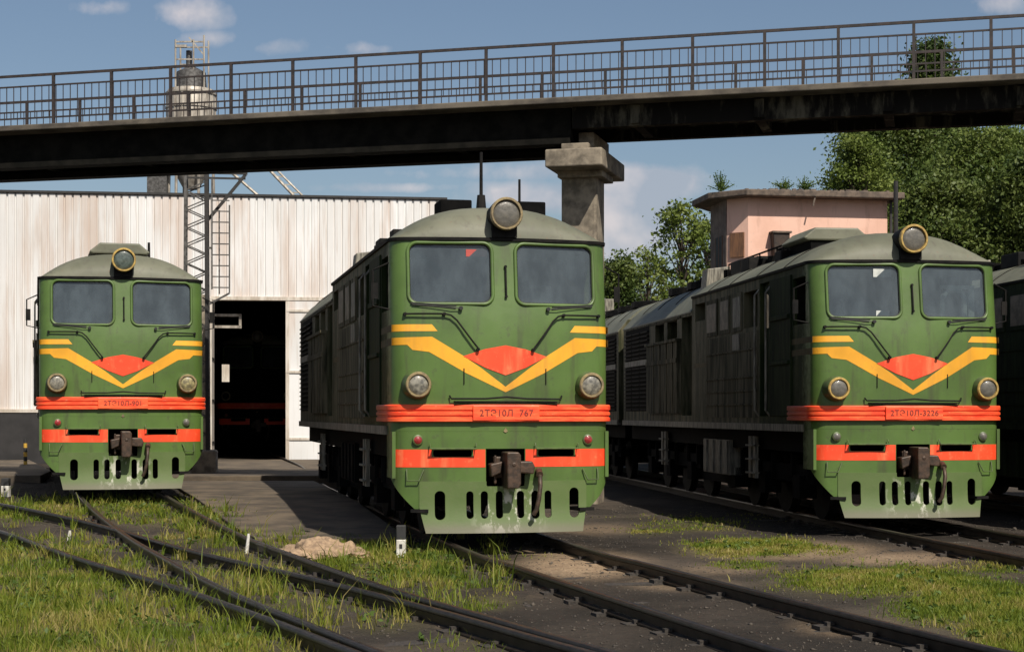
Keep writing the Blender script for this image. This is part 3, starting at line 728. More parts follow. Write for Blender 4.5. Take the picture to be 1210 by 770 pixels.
    for y in (10.2, 12.2, 14.2):
        mb = MB(); mb.lathe((0, y, 4.68), [(0, .8), (.16, .8), (.17, .74), (.1, .72), (.1, .05)], 'z', 24)
        for a in range(0, 180, 30): mb.bar((-.76 * math.cos(R(a)), y - .76 * math.sin(R(a)), 4.85), (.76 * math.cos(R(a)), y + .76 * math.sin(R(a)), 4.85), .03)
        mb.build('fan_grille', MATS['dark_iron'], roof)
    mb = MB()
    for s in (-1, 1):
        mb.bar((s * .62, 3.2, 4.76), (s * .62, 9.3, 4.76), .09, .07)
        for k in range(9): mb.box(s * .62 - .12, s * .62 + .12, 3.3 + k * .7, 3.5 + k * .7, 4.66, 4.8 + .03 * (k % 3))
    mb.build('roof_walkway', MATS['soot_shade_black'], roof)
    for (x, y, a, b, c) in ((-.75, 6.6, .2, .3, .2), (.6, 6.9, .3, .3, .22), (-.5, 7.9, .3, .4, .22), (-.95, 3.9, .12, .2, .13)): MB().box(x - a, x + a, y - b, y + b, rz(x) - .06, rz(x) + c).build('roof_box', MATS['dark_iron'], roof, bevel=.02)
    MB().prism_y([(-1.05, 4.4), (-.5, 4.6), (-.5, 4.98), (-1.0, 4.92)], 9.45, 9.95).build('roof_box', MATS['pale_paint'], roof, bevel=.02)
    mb = MB(); mb.tube([(.0, 3.0, 4.7), (.0, 3.0, 4.86), (.0, 2.6, 4.9)], .05); mb.lathe((-.12, 2.6, 4.86), [(0, .1), (.3, .05)], 'y', 12); mb.lathe((.12, 2.7, 4.86), [(0, .09), (.3, .04)], 'y', 12)
    mb.build('horn', MATS['dark_iron'], roof)
    # --- coupler
    c = MB(); c.box(-.16, .16, .05, .6, .9, 1.2); c.prism_y([(-.04, .77), (.12, .77), (.15, .83), (.15, 1.22), (.12, 1.27), (-.05, 1.27)], -.34, .1)
    c.prism_y([(.15, .98), (.36, .96), (.38, 1.06), (.34, 1.14), (.15, 1.14)], -.20, .06); c.prism_y([(-.22, .92), (-.08, .98), (-.06, 1.14), (-.24, 1.10)], -.12, .1)
    c.cyl((-.15, -.02, 1.22), (-.15, -.02, .82), .02); c.cyl((.05, -.35, 1.10), (.05, -.3, 1.10), .035, n=10)
    c.build('coupler', MATS['coupler_iron'], root, bevel=.022)
    hs = MB(); hs.tube([(.47, .02, .96), (.46, -.14, .92), (.45, -.2, .80), (.43, -.2, .62), (.40, -.2, .48), (.36, -.17, .40)], .032); hs.cyl((.47, .0, 1.0), (.46, -.12, .95), .05, n=10); hs.build('brake_hose', MATS['coupler_iron'], root, smooth=60)
    # --- side fittings, both sides
    for s in (-1, 1):
        bx = lambda mb, y0, y1, z0, z1, d0, d1: mb.box(min(s * d0, s * d1), max(s * d0, s * d1), y0, y1, z0, z1)
        mb = MB(); bx(mb, 1.42, 2.66, 1.75, 4.10, HW - .01, HW + .025); bx(mb, 1.5, 2.58, 3.38, 3.46, HW, HW + .06); bx(mb, 1.5, 2.58, 2.62, 2.68, HW, HW + .06); mb.build('side_panel', MATS['dull_green_panel'], root, bevel=.01)
        mb = MB(); bx(mb, 2.8, 3.3, 1.8, 4.05, 1.455, 1.485); d = mb.build('cab_door', MATS['dull_green_panel'], root)
        mb = MB(); bx(mb, 2.88, 3.22, 3.3, 3.9, 1.48, 1.49); mb.build('door_window', MATS['window_glass'], d)
        for y in (2.71, 3.42):
            mb = MB(); mb.tube([(s * 1.55, y, 1.75), (s * 1.63, y, 1.85), (s * 1.63, y, 3.9), (s * 1.55, y, 4.0)], .02, 6); mb.build('handrail', MATS['pale_paint'], root)
        mb = MB(); bx(mb, 3.5, 7.3, 1.72, 3.28, HW - .01, HW + .012)
        for z in (1.95, 2.2, 2.45, 2.95): bx(mb, 3.52, 7.28, z, z + .03, HW, HW + .03)
        mb.build('side_panel', MATS['grey_panel'], root)
        for (y0, y1) in ((4.62, 5.2), (5.5, 6.15), (6.45, 7.25)):
            fr = MB(); bx(fr, y0 - .05, y1 + .05, 3.33, 4.05, HW - .01, HW + .02); f = fr.build('side_window', MATS['grey_panel'], root)
            mb = MB(); bx(mb, y0 + .03, y1 - .03, 3.41, 3.97, HW, HW + .024); mb.build('pane', MATS['dull_pane'] if y0 > 5 else MATS['pale_paint'], f)
        mb = MB(); bx(mb, 4.7, 5.15, 2.98, 3.28, HW, HW + .035); mb.build('hatch', MATS['pale_paint'], root)
        mb = MB(); bx(mb, 9.62, 12.85, 1.8, 3.40, HW - .02, HW + .10)
        for y in (10.0, 10.6, 11.3, 12.0): bx(mb, y, y + .04, 1.82, 3.38, HW + .09, HW + .115)
        bx(mb, 9.6, 12.9, 3.36, 3.42, HW, HW + .14); bx(mb, 9.62, 12.85, 2.9, 3.0, HW, HW + .12); bx(mb, 9.62, 12.85, 3.86, 3.90, HW, HW + .03)
        mb.build('side_door', MATS['grey_panel'], root)
        for (z0, z1, m_) in ((1.85, 2.95, 'soot_shade_black'), (3.1, 3.88, 'soot_shade_black')):
            fr = MB(); bx(fr, 12.98, 15.9, z0, z1, HW - .02, HW + .005)
            lv = fr.build('louvre', MATS[m_], root); mb = MB(); k = 0
            zz = z0 + .03
            while zz < z1 - .05:
                for (a, b) in ((13.0, 13.9), (13.98, 14.88), (14.96, 15.88)): bx(mb, a, b, zz, zz + .025, HW - .01, HW + .05)
                zz += .1
            mb.build('slat', MATS['dark_iron'], lv)
        mb = MB(); bx(mb, 13.0, 15.9, 2.96, 3.09, HW, HW + .03); mb.build('name_board', MATS['pale_paint'], root)
        mb = MB(); bx(mb, .75, LEN, 1.50, 1.62, HW - .05, HW + .04); mb.build('sill', MATS['pale_paint'], root)
        mb = MB(); mb.tube([(s * 1.56, .5, 3.9), (s * 1.78, .55, 3.8), (s * 1.78, .55, 3.3), (s * 1.56, .5, 3.25)], .014, 6); bx(mb, .54, .56, 3.40, 3.62, 1.71, 1.80); mb.build('mirror', MATS['dark_iron'], root)
        for y, w in ((4.0, .16), (11.6, .16)):
            mb = MB(); bx(mb, y, y + w, .62, 1.38, 1.40, 1.46); bx(mb, y + .3, y + w + .3, .62, 1.38, 1.40, 1.46)
            for z in (.7, .95, 1.2): bx(mb, y, y + w + .3, z, z + .03, 1.38, 1.52)
            mb.build('side_ladder', MATS['pale_paint'], root)
        mb = MB(); bx(mb, 6.0, 8.1, .60, 1.28, 1.15, 1.42)
        for k in range(4): bx(mb, 6.1 + k * .55, 6.35 + k * .55, .62, 1.26, 1.42, 1.45)
        mb.build('battery_box', MATS['pale_paint'], root)
    # --- underframe and bogies
    mb = MB(); mb.box(-1.35, 1.35, 1.0, LEN - .1, 1.15, 1.54); mb.box(-1.1, 1.1, 6.7, 9.6, .38, 1.2); mb.build('underframe', MATS['soot_shade_black'], root)
    for y0 in (2.0, 9.9):
        mb = MB()
        for s in (-1, 1):
            mb.box(min(s * 1.05, s * 1.2), max(s * 1.05, s * 1.2), y0 - .6, y0 + 4.8, .62, .92)
            for k in range(3):
                y = y0 + k * 2.1; mb.box(min(s * 1.0, s * 1.3), max(s * 1.0, s * 1.3), y - .2, y + .2, .36, .75)
                for q in (-.45, .45): mb.cyl((s * 1.15, y + q, .7), (s * 1.15, y + q, 1.1), .11, n=10)
        mb.box(-1.0, 1.0, y0 + .7, y0 + 3.5, .55, .9)
        bo = mb.build('bogie', MATS['soot_shade_black'], root)
        for k in range(3):
            y = y0 + k * 2.1; w = MB()
            for s in (-1, 1): w.lathe((s * .80, y, .525), [(-.065 * 1, .53), (.065, .52)], 'x', 26); w.lathe((s * .735, y, .525), [(-.02, .555), (.02, .555)], 'x', 26)
            w.cyl((-.8, y, .525), (.8, y, .525), .09); w.build('wheelset', MATS['dark_iron'], bo, smooth=40)
    mb = MB(); mb.box(-.45, .45, LEN, LEN + .3, 1.7, 3.9); mb.box(-.55, .55, LEN - .01, LEN + .06, 1.6, 4.0); mb.build('gangway', MATS['rubber'], root, bevel=.03)
    return root
proto = make_loco()

def sub(o, *names):
    res = [o]
    for n in names: res = [c for r in res for c in kids(r) if c.name.split('.')[0] == n]
    return res
def override(objs, mat):
    for o in objs:
        o.material_slots[0].link = 'OBJECT'; o.material_slots[0].material = MATS[mat]
def number(root, text):
    bp = sub(root, 'bumper')[0]
    cu = bpy.data.curves.new('t', 'FONT'); cu.body = text; cu.size = .125; cu.align_x = 'CENTER'; cu.offset = .0015; cu.extrude = .0015; cu.space_character = 1.08
    o = bpy.data.objects.new('t', cu); COL.objects.link(o); bpy.context.view_layer.update()
    me = bpy.data.meshes.new_from_object(o.evaluated_get(bpy.context.evaluated_depsgraph_get())); bpy.data.objects.remove(o)
    me.transform(Matrix.Translation((0, -.0705, 1.762)) @ Matrix.Rotation(R(90), 4, 'X')); me.name = 'number_lettering'
    link('number_lettering', me, MATS['number_paint'], bp)
simple('number_paint', (.17, .018, .012), (.24, .024, .014), 14, .6)
def place(o, x, y, a, label, z=0):
    o.location = (x, y, z); o.rotation_euler = (0, 0, R(a)); tag(o, label, 'locomotive', 'diesel locomotives in the yard'); return o
left = copy_tree(proto); right = copy_tree(proto); rear = copy_tree(proto); shedl = copy_tree(proto); edge = copy_tree(proto)
center = proto
place(center, *LC, 'nearest green diesel locomotive, in the middle, with two tall aerials on its roof')
place(left, *LL, 'green diesel locomotive standing before the white shed wall, left of the dark doorway', z=.19)
place(right, *LR, 'green diesel locomotive with yellow rimmed lamps in front of the pink building')
bx_, by_ = ax(LR[0], LR[1], LR[2], 2 * LEN + .7); place(rear, bx_, by_, LR[2] + 180, 'dark locomotive section coupled behind the engine with yellow rimmed lamps')
place(shedl, -10.15, 64.0, 9, 'locomotive inside the dark shed doorway, only its red stripes showing', z=.29)
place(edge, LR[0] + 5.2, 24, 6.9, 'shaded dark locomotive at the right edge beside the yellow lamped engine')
override([c for n_ in ('body', 'side_panel', 'side_door', 'sill', 'side_window', 'hatch', 'battery_box', 'side_ladder', 'name_board') for c in sub(edge, n_)], 'dull_green_panel')  # darker copies of the side colours stand in for shade on this engine
override([c for n_ in ('body', 'front_skirt', 'chevron_stripe', 'diamond_emblem', 'snow_plough', 'skirt_return', 'driver_seat') for c in sub(shedl, n_)] + sub(shedl, 'marker_light', 'lens'), 'soot_shade_black')  # front parts painted black in place of the dark inside the shed
number(center, '2ТЭ10Л  767'); number(left, '2ТЭ10Л-901'); number(right, '2ТЭ10Л-3226')
# differences between the engines
override(sub(right, 'headlight', 'rim') + sub(right, 'marker_light', 'rim'), 'lamp_rim_yellow')
override(sub(right, 'marker_light', 'lens'), 'lens_grey'); override(sub(right, 'tail_lamp', 'lens'), 'lens_grey')
override(sub(left, 'headlight', 'lens'), 'lens_green_grey'); override(sub(left, 'headlight', 'rim'), 'lamp_rim_yellow')
override(sub(left, 'tail_lamp', 'lens')[1:2], 'lens_grey'); override(sub(left, 'marker_light', 'lens')[1:2], 'lens_yellowish')
cr_ = sub(center, 'roof')[0]
for (x, y, h_, r_) in ((.06, 2.1, 5.75, .024), (.98, 3.6, 5.58, .02)):
    MB().cyl((x, y, 4.6), (x, y, h_), r_ * 1.2, r_, 8).build('antenna', MATS['dark_iron'], cr_)
MB().cyl((.06, 2.1, 4.65), (.06, 2.1, 5.10), .10, .06, 10).build('antenna_base', MATS['dark_iron'], cr_)
for x in (-.20, .98):
    MB().box(x - .25, x + .25, 2.8, 3.4, 4.45, 5.12).build('roof_vent', MATS['soot_shade_black'], cr_, bevel=.02)
lr_ = sub(left, 'roof')[0]
MB().cyl((.62, 2.0, 4.55), (.62, 2.0, 5.12), .035, .025, 8).build('antenna', MATS['dark_iron'], lr_)
def hood(parent, x, y):
    mb = MB(); mb.prism_y([(-.52, .0), (-.6, .04), (-.38, .22), (.38, .22), (.6, .04), (.52, .0)], 0, 1.4)
    me = mb.mesh('roof_hood'); me.transform(Matrix.Translation((x, y, 4.79))); h1 = link('roof_hood', me, MATS['roof_paint'], parent, bevel=.03)
    MB().box(x - .45, x + .45, y + .05, y + 1.3, 4.6, 4.80).build('hood_base', MATS['soot_shade_black'], h1)
hood(lr_, 0.0, 1.2); hood(sub(right, 'roof')[0], -.45, 2.4)
rr_ = sub(right, 'roof')[0]
mb = MB()
for k in range(16):
    y = 4.0 + k * .55; mb.box(-.55 - .1 * (k % 2), -.25, y, y + .35, 4.66, 4.84 + .05 * ((k * 7) % 3))
mb.tube([(-.7, 4, 4.95), (-.7, 8.8, 4.95)], .02); [mb.cyl((-.7, 4 + q, 4.6), (-.7, 4 + q, 4.95), .015, n=6) for q in (0, 1.2, 2.4, 3.6, 4.8)]
mb.build('roof_piping', MATS['soot_shade_black'], rr_)
# window cards and pushed-up hatches that only one engine has
def card(root, x0, x1, z0, z1, m):
    y = yf((x0 + x1) / 2, (z0 + z1) / 2) + .045; MB().box(x0, x1, y, y + .006, z0, z1).build('window_card', MATS[m], root)
card(right, -.58, -.28, 3.97, 4.10, 'white_card'); card(right, -.56, -.34, 3.34, 3.43, 'white_card'); card(center, -.52, -.22, 3.98, 4.08, 'red_card')
mb = MB(); mb.tube([(.62, .36, 3.2), (.62, .36, 3.66), (.72, .36, 3.78), (.92, .36, 3.78), (1.0, .36, 3.66), (1.0, .36, 3.2)], .045); mb.box(1.06, 1.16, .34, .38, 3.2, 3.82); mb.box(.6, 1.16, .34, .38, 3.80, 3.86)
mb.build('seat_frame', MATS['white_card'], right)
override(sub(center, 'battery_box') + sub(left, 'battery_box'), 'soot_shade_black')  # boxes painted black in place of the shade beneath these two engines
ro_ = sub(rear, 'roof')[0]
for (x, y, s) in ((1.0, 5.2, -1), (.3, 5.5, 1)):
    mb = MB(); mb.bar((x, y, 4.75), (x - s * -.55, y - .2, 5.32), .16, .05); mb.build('roof_flap', MATS['pale_paint'], ro_)
for (y, h_) in ((8.6, .5), (3.0, .3)):
    MB().box(.35, .75, y, y + .5, 4.6, 4.8 + h_).build('roof_box', MATS['pale_paint'], ro_, bevel=.02)
er_ = sub(edge, 'roof')[0]
MB().prism_y([(-1.25, 4.45), (-.6, 4.6), (-.75, 5.1)], 5.4, 6.3).build('roof_flap', MATS['pale_paint'], er_)

# ------------------------------------------------------------------ footbridge
BA = -math.atan(.265)
def build_bridge():
    root = empty('footbridge', (px_at(693, 35.3) - .40, 33.88, 0), BA)
    tag(root, 'concrete footbridge with dark iron railings crossing above the locomotives', 'footbridge')
    ZD = 8.47; x0, x1 = -34, 34; yn, yf_ = 0.0, 3.0         # local: x along the bridge, y away from the camera
    MB().box(x0, x1, yn, yf_, ZD - .13, ZD).build('deck', MATS['deck_concrete'], root, bevel=.02)
    g = MB()
    for y in (.55, 2.25):
        g.box(x0, -.12, y, y + .22, 7.66, ZD - .132); g.box(x0, -.12, y - .1, y + .32, 7.56, 7.70)
    g.box(x0, -.12, .8, 2.3, 8.14, 8.24)
    for k in range(12): x = -3 - k * 2.6; g.box(x, x + .18, .8, 2.2, 7.7, 8.3)
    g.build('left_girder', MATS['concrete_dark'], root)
    g = MB()
    for y in (.5, 2.25): g.box(-.08, x1, y, y + .25, 7.88, ZD - .132)
    g.box(-.08, x1, .75, 2.3, 8.10, 8.24)
    for k in range(12): x = 1.2 + k * 2.6; g.box(x, x + .2, .42, .5, 7.92, 8.3); g.box(x, x + .2, .75, 2.2, 7.9, 8.3)
    g.build('right_girder', MATS['girder_stained_shade'], root)
    for y in (.10, 2.90):
        mb = MB()
        for (z, t) in ((ZD + 1.15, .055), (ZD + .90, .035), (ZD + .16, .035)): mb.bar((x0, y, z), (x1, y, z), t, t)
        x = x0
        while x < x1: mb.bar((x, y, ZD + .16), (x, y, ZD + .90), .016); x += .1833
        rl = mb.build('railing', MATS['railing_paint'], root)
        x = -33.2 + (.2 if y < 1 else .75)
        while x < x1:
            MB().box(x - .03, x + .03, y - .03, y + .03, ZD - .1, ZD + 1.15).build('post', MATS['railing_paint'], rl); x += 1.482
    # pier
    p = MB(); p.box(-.45, .33, 1.05, 1.95, -.3, 7.0)
    p.build('pier', MATS['concrete'], root, bevel=.05)
    c = MB(); c.box(-.62, .62, .25, 2.8, 7.04, 7.42); c.build('pier_cap', MATS['concrete'], root, bevel=.03)
    c = MB(); c.box(-.30, .30, .40, 2.6, 7.422, 7.555); c.box(-.04, .30, .95, 2.6, 7.556, 7.87); c.box(-.50, .50, .9, 2.1, 6.9, 7.05); c.build('bearing_block', MATS['concrete'], root, bevel=.02)
    for x in (-24, 24): MB().box(x - .43, x + .43, 1.05, 1.95, -.3, 7.6).build('pier', MATS['concrete'], root, bevel=.05)
def gs():
    t = MT('girder_stained_shade'); n = t.noise(2.2, 6, .65, (1.2, 1, .3)); x, y, z = t.xyz()
    c = t.mix(t.ramp(n, .50, .70), (.012, .011, .010), (.11, .10, .075)); MATS['girder_stained_shade'] = t.fin(c, .9, spec=.05)  # pale stains over concrete painted dark for the shade under the deck
gs(); build_bridge()

# ------------------------------------------------------------------ shed
def build_shed():
    ang = R(7.4); ox, oy = px_at(300, 55.15), 55.15          # origin at the middle of the doorway
    root = empty('engine_shed', (ox, oy, .28), ang)
    tag(root, 'white corrugated metal engine shed with a dark open doorway', 'shed')
    H = 8.92; DT = 5.45; xl, xr = -24.0, 6.6; dl, dr = -1.45, 3.3
    def clad(a, b, z0, z1):
        mb = MB(); per = .27; n = int(round((b - a) / per)); pts = []
        for i in range(n):
            x = a + (b - a) * i / n; w = (b - a) / n
            pts += [(x, 0), (x + w * .72, 0), (x + w * .77, .05), (x + w * .93, .05)]
        pts.append((b, 0)); m = len(pts)
        vs = [(x, y, z0) for x, y in pts] + [(x, y, z1) for x, y in pts]
        return mb.add(vs, [(i, i + 1, m + i + 1, m + i) for i in range(m - 1)])
    mb = clad(xl, dl, 1.62, H); b = clad(dr, xr, 1.62, H); c = clad(dl, dr, DT, H)
    mb.add(b.v, b.f); mb.add(c.v, c.f); mb.build('wall_cladding', MATS['white_cladding'], root)
    mb = MB()                                                  # wall body behind the cladding
    mb.box(xl, dl, .06, .4, -.3, H - .02); mb.box(dr, xr, .06, .4, -.3, H - .02); mb.box(dl, dr, .06, .4, DT + .02, H - .02)
    mb.box(xl, xl + .3, .4, 40, -.3, H - .02); mb.box(xr - .3, xr, .4, 40, -.3, H - .02); mb.box(xl, xr, 39.7, 40, -.3, H - .02)
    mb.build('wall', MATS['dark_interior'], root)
    MB().box(xl - .05, xr + .05, -.02, 40.1, H, H + .09).build('roof', MATS['bitumen'], root)
    MB().box(xl - .05, xr + .05, -.055, -.022, H + .02, H + .10).build('roof_edge', MATS['mast_dark'], root)
    mb = MB(); mb.box(xl, dl, -.06, .055, -.3, 1.54); mb.box(dr, xr, -.06, .055, -.3, 1.54); mb.build('plinth', MATS['plinth_black'], root)
    mb = MB(); mb.box(xl, dl, -.09, .05, 1.545, 1.66); mb.box(dr, xr, -.09, .05, 1.545, 1.66); mb.build('plinth_flashing', MATS['white_paint_old'], root)
    # doorway
    mb = MB(); mb.box(dl - .5, dl - .12, -.32, .0, -.3, DT + .1); mb.build('door_column', MATS['concrete'], root, bevel=.03)
    mb = MB(); mb.box(dl - .1, dl + .02, -.12, .5, -.25, DT); mb.box(dr - .05, dr + .1, -.12, .5, -.25, DT); mb.box(dl, dr, -.07, .45, DT - .06, DT + .06); mb.build('door_frame', MATS['white_paint_old'], root)
    l = MB(); l.box(dl + .03, dl + .12, -1.6, -.13, -.1, DT - .12); lf = l.build('door_leaf', MATS['white_paint_old'], root)
    hb = MB()
    for z in (.5, 1.9, 3.3, 4.7): hb.box(dl + .02, dl + .14, -1.58, -.15, z, z + .08)
    hb.build('hinge_bar', MATS['mast_dark'], lf)
    l = MB(); l.box(1.12, dr - .07, -.05, .03, -.2, DT - .08); lf = l.build('door_leaf', MATS['white_cladding'], root)
    hb = MB()
    for z in (.6, 2.9, 5.0): hb.box(1.1, dr - .1, -.09, -.05, z, z + .08)
    hb.box(1.08, 1.2, -.08, .08, -.2, DT - .08); hb.build('leaf_edge', MATS['white_paint_old'], lf)
    mb = MB(); mb.bar((dl + .1, .5, 4.9), (dl + 1.0, .5, 4.9), .09); mb.bar((dl + .1, .5, 4.5), (dl + 1.0, .5, 4.5), .09); mb.bar((dl + .97, .5, 4.45), (dl + .97, .5, 4.95), .09); mb.bar((dl + .03, .5, 4.9), (dl + .03, .5, 1.2), .07)
    mb.build('bracket', MATS['galvanised'], root)
    MB().box(dl + .35, dl + .6, .4, .6, 2.6, 3.2).build('switch_box', MATS['white_paint_old'], root)
build_shed()

# ------------------------------------------------------------------ silo behind the shed
def build_silo():
    Y = 74; x = px_at(226, Y); root = empty('silo', (x, Y, 0))
    tag(root, 'galvanised steel silo with pipe frame on top rising behind the shed', 'silo')
    b = MB(); zt = z_at(107, Y); zb = z_at(216, Y) - .3; r = 1.12
    b.lathe((0, 0, 0), [(zb, .35), (zb + 1.4, r), (zt - .15, r), (zt, r - .08)], 'z', 36); tk = b.build('tank', MATS['galvanised'], root, smooth=30)
    rb = MB()
    for z in (zb + 1.5, zb + 2.6, zb + 3.7, zt - .2): rb.lathe((0, 0, z), [(-.04, r), (-.04, r + .05), (.04, r + .05), (.04, r)], 'z', 36)
    for k in range(18):
        a = 2 * math.pi * k / 18; rb.bar((r * math.cos(a), r * math.sin(a), zb + 1.45), (r * math.cos(a), r * math.sin(a), zt - .15), .05)
    rb.build('tank_rib', MATS['galvanised'], tk)
    n = MB(); z2 = z_at(86, Y); n.lathe((0, 0, 0), [(zt - .02, .72), (z2, .66), (z2 + .25, .2)], 'z', 24); n.cyl((-.1, 0, z2), (-.1, 0, z2 + 1.0), .14); n.build('filter_head', MATS['mast_steel'], root, smooth=30)
    f = MB(); zt2 = z_at(50, Y)
    for (dx, dy) in ((-.62, -.5), (.68, -.5), (-.62, .6), (.68, .6), (.2, -.5)): f.cyl((dx, dy, zt), (dx, dy, zt2 + (.2 if dx > .5 else 0)), .045, n=6)
    for z in (zt2 - .1, zt2 - .9): f.bar((-.62, -.5, z), (.68, -.5, z), .06); f.bar((-.62, .6, z), (.68, .6, z), .06)
    f.bar((0.0, -.5, zt2 + .1), (.68, -.5, zt2 - .7), .06); f.bar((-.62, -.5, zt2 - .3), (-.1, -.5, zt2 - .3), .12)
    f.build('pipe_frame', MATS['galvanised'], root)
    lg = MB()
    for k in range(6):
        a = 2 * math.pi * k / 6; lg.cyl((1.0 * math.cos(a), 1.0 * math.sin(a), zb + 1.5), (1.25 * math.cos(a), 1.25 * math.sin(a), 0), .07, n=6)
    lg.build('leg_frame', MATS['galvanised'], root)
    pipes = MB(); pipes.cyl((-2.9, -.6, 8.7), (-1.2, 0, z_at(190, Y)), .07, n=6); pipes.cyl((3.3, -.6, z_at(236, Y)), (1.0, 0, z_at(185, Y)), .07, n=6)
    pipes.cyl((4.9, -.6, z_at(236, Y)), (3.2, 0, z_at(190, Y)), .07, n=6); pipes.cyl((5.3, -.5, z_at(236, Y)), (3.6, 0, z_at(192, Y)), .05, n=6)
    for k in range(5): t = k / 5; pipes.bar((4.9 - 1.7 * t, -.6 + .6 * t, 11.5 + 1.9 * t), (5.3 - 1.7 * t, -.5 + .5 * t, 11.5 + 1.9 * t), .05)
    pipes.build('brace_pipe', MATS['galvanised'], root)
    MB().box(-1.95, -1.05, -.4, .4, z_at(232, Y), z_at(196, Y)).build('hopper_box', MATS['mast_steel'], root)
build_silo()

# ------------------------------------------------------------------ lattice mast with ladder
def build_mast():
    Y = 43; x = px_at(232, Y); root = empty('lattice_mast', (x, Y, .2), R(8))
    tag(root, 'dark lattice steel mast with ladder and bracket arm beside the shed doorway', 'mast')
    H = 8.05; w = .27
    MB().box(-.5, .55, -.45, .45, -.3, .62).build('base_block', MATS['concrete'], root, bevel=.05)
    for sx in (-1, 1):
        for sy in (-1, 1):
            MB().bar((sx * w * 1.15, sy * w, .6), (sx * w, sy * w, H), .10 if sx > 0 else .07).build('leg', MATS['mast_dark'] if sx > 0 else MATS['mast_steel'], root)
    mb = MB(); z = .8; s = 1
    while z < H - .4:
        for sy in (-1, 1): mb.bar((-s * w, sy * w, z), (s * w, sy * w, z + .24), .03); 
        for sx in (-1, 1): mb.bar((sx * w, -s * w, z), (sx * w, s * w, z + .24), .03)
        z += .24; s = -s
    mb.build('lattice', MATS['mast_steel'], root)
    mb = MB(); mb.bar((-.35, 0, H), (1.35, 0, H), .1); mb.bar((-.3, 0, H - .16), (1.3, 0, H - .16), .05); mb.bar((1.3, 0, H - .05), (.25, 0, H - 1.35), .08); mb.build('arm', MATS['mast_dark'], root)
    mb = MB(); zl = 4.6
    mb.bar((.42, -.2, zl + .3), (.42, -.2, H - .2), .04); mb.bar((.88, -.2, zl + .2), (.88, -.2, H - .9), .04)
    for k in range(9): mb.bar((.42, -.2, zl + .35 + k * .29), (.88, -.2, zl + .35 + k * .29), .03)
    mb.bar((.25, -.2, zl - .15), (.88, -.2, zl + .2), .05); mb.bar((.25, -.2, zl + 1.4), (.42, -.2, zl + 1.4), .05); mb.bar((.6, .15, zl + .2), (.6, .15, H - 1), .03)
    mb.build('ladder', MATS['mast_steel'], root)
build_mast()

# ------------------------------------------------------------------ pink building
def build_pink():
    Y = 50; a = R(9); root = empty('pink_building', (px_at(884, Y), Y, 0), a)
    tag(root, 'pink plastered flat roofed building behind the right locomotive', 'building')
    Hh = 8.5; Lx = 4.55; cx, cy = -.52, .52; D = 3.2
    poly = [(0, 0), (Lx, 0), (Lx, 5.2), (1.6, 5.2), (cx, 2.3), (cx, cy)]
    wal = MB().prism(poly, -.3, Hh).build('wall', MATS['pink_plaster'], root)
    cut(wal, [MB().box(cx - .3, cx + .25, .95, 1.65, 6.1, 7.4)])
    MB().box(cx - .03, cx - .003, .54, 2.28, 0, Hh).build('wall_shade_slab', MATS['shaded_plaster'], root)  # thin added slab, painted dark for the shade on this face
    roof = [(-.2, -.50), (Lx + .38, -.50), (Lx + .38, 5.6), (1.2, 5.6), (cx - .62, 2.4), (cx - .62, .55), (-.52, -.15)]
    MB().prism(roof, Hh + .002, Hh + .20).build('roof', MATS['roof_slab'], root, bevel=.03)
    mb = MB(); rr = random.Random(3)
    for k in range(26):
        x = -.2 + k * .19; mb.box(x, x + rr.uniform(.06, .2), -.40, -.40 + rr.uniform(.1, .3), Hh + .2, Hh + .2 + rr.uniform(.01, .06))
    mb.bar((2.05, -.43, Hh + .15), (1.95, -.43, Hh - .28), .05); mb.build('roof_debris', MATS['roof_slab'], root)
    n = Vector((-1, -1, 0)).normalized(); t = Vector((1, -1, 0)).normalized(); c = Vector((cx / 2 - .01, cy / 2 - .01, 0))
    zc0, zc1 = z_at(303, Y), z_at(274, Y)
    w = MB(); p = c - t * .24; q = c + t * .24
    w.bar((p + q) / 2 + Vector((0, 0, zc0)), (p + q) / 2 + Vector((0, 0, zc1)), .48, .10, up=tuple(n)); w.build('boarded_window', MATS['old_wood'], root)
    vb = MB(); x0, x1, z0, z1 = .76, 1.24, z_at(299, Y), z_at(276, Y)
    vb.prism_y([(x0, z0 - .3), (x1 - .03, z0 - .3), (x1, z1), (x0 - .05, z1)], -.34, -.002); vo = vb.build('vent_box', MATS['rust_dark'], root, bevel=.015)
    MB().box(x0 - .09, x1 + .05, -.39, -.003, z1 + .002, z1 + .06).build('lid', MATS['roof_slab'], vo)
    f = MB(); f.box(cx - .05, cx + .1, 1.27, 1.33, 6.1, 7.4); f.box(cx - .05, cx + .1, .90, .95, 6.1, 7.4); f.box(cx - .05, cx + .1, 1.65, 1.7, 6.1, 7.4); wf = f.build('window_frame', MATS['old_wood'], root)
    MB().box(cx - .045, cx - .035, .95, 1.65, 6.1, 7.4).build('pane', MATS['cab_dark'], wf)
    b2 = MB(); b2.box(Lx + .05, Lx + .12, -.12, -.05, 0, Hh + .0); b2.build('drainpipe', MATS['mast_dark'], root)
    return root
build_pink()
pl_ = MB(); pl_.cyl((0, 0, -.2), (0, 0, z_at(214, 49.3)), .09, .07, 8)
po = pl_.build('utility_pole', MATS['mast_dark']); po.location = (px_at(1058.5, 49.3), 49.3, 0); tag(po, 'dark thin pole standing at the right corner of the pink building', 'pole')

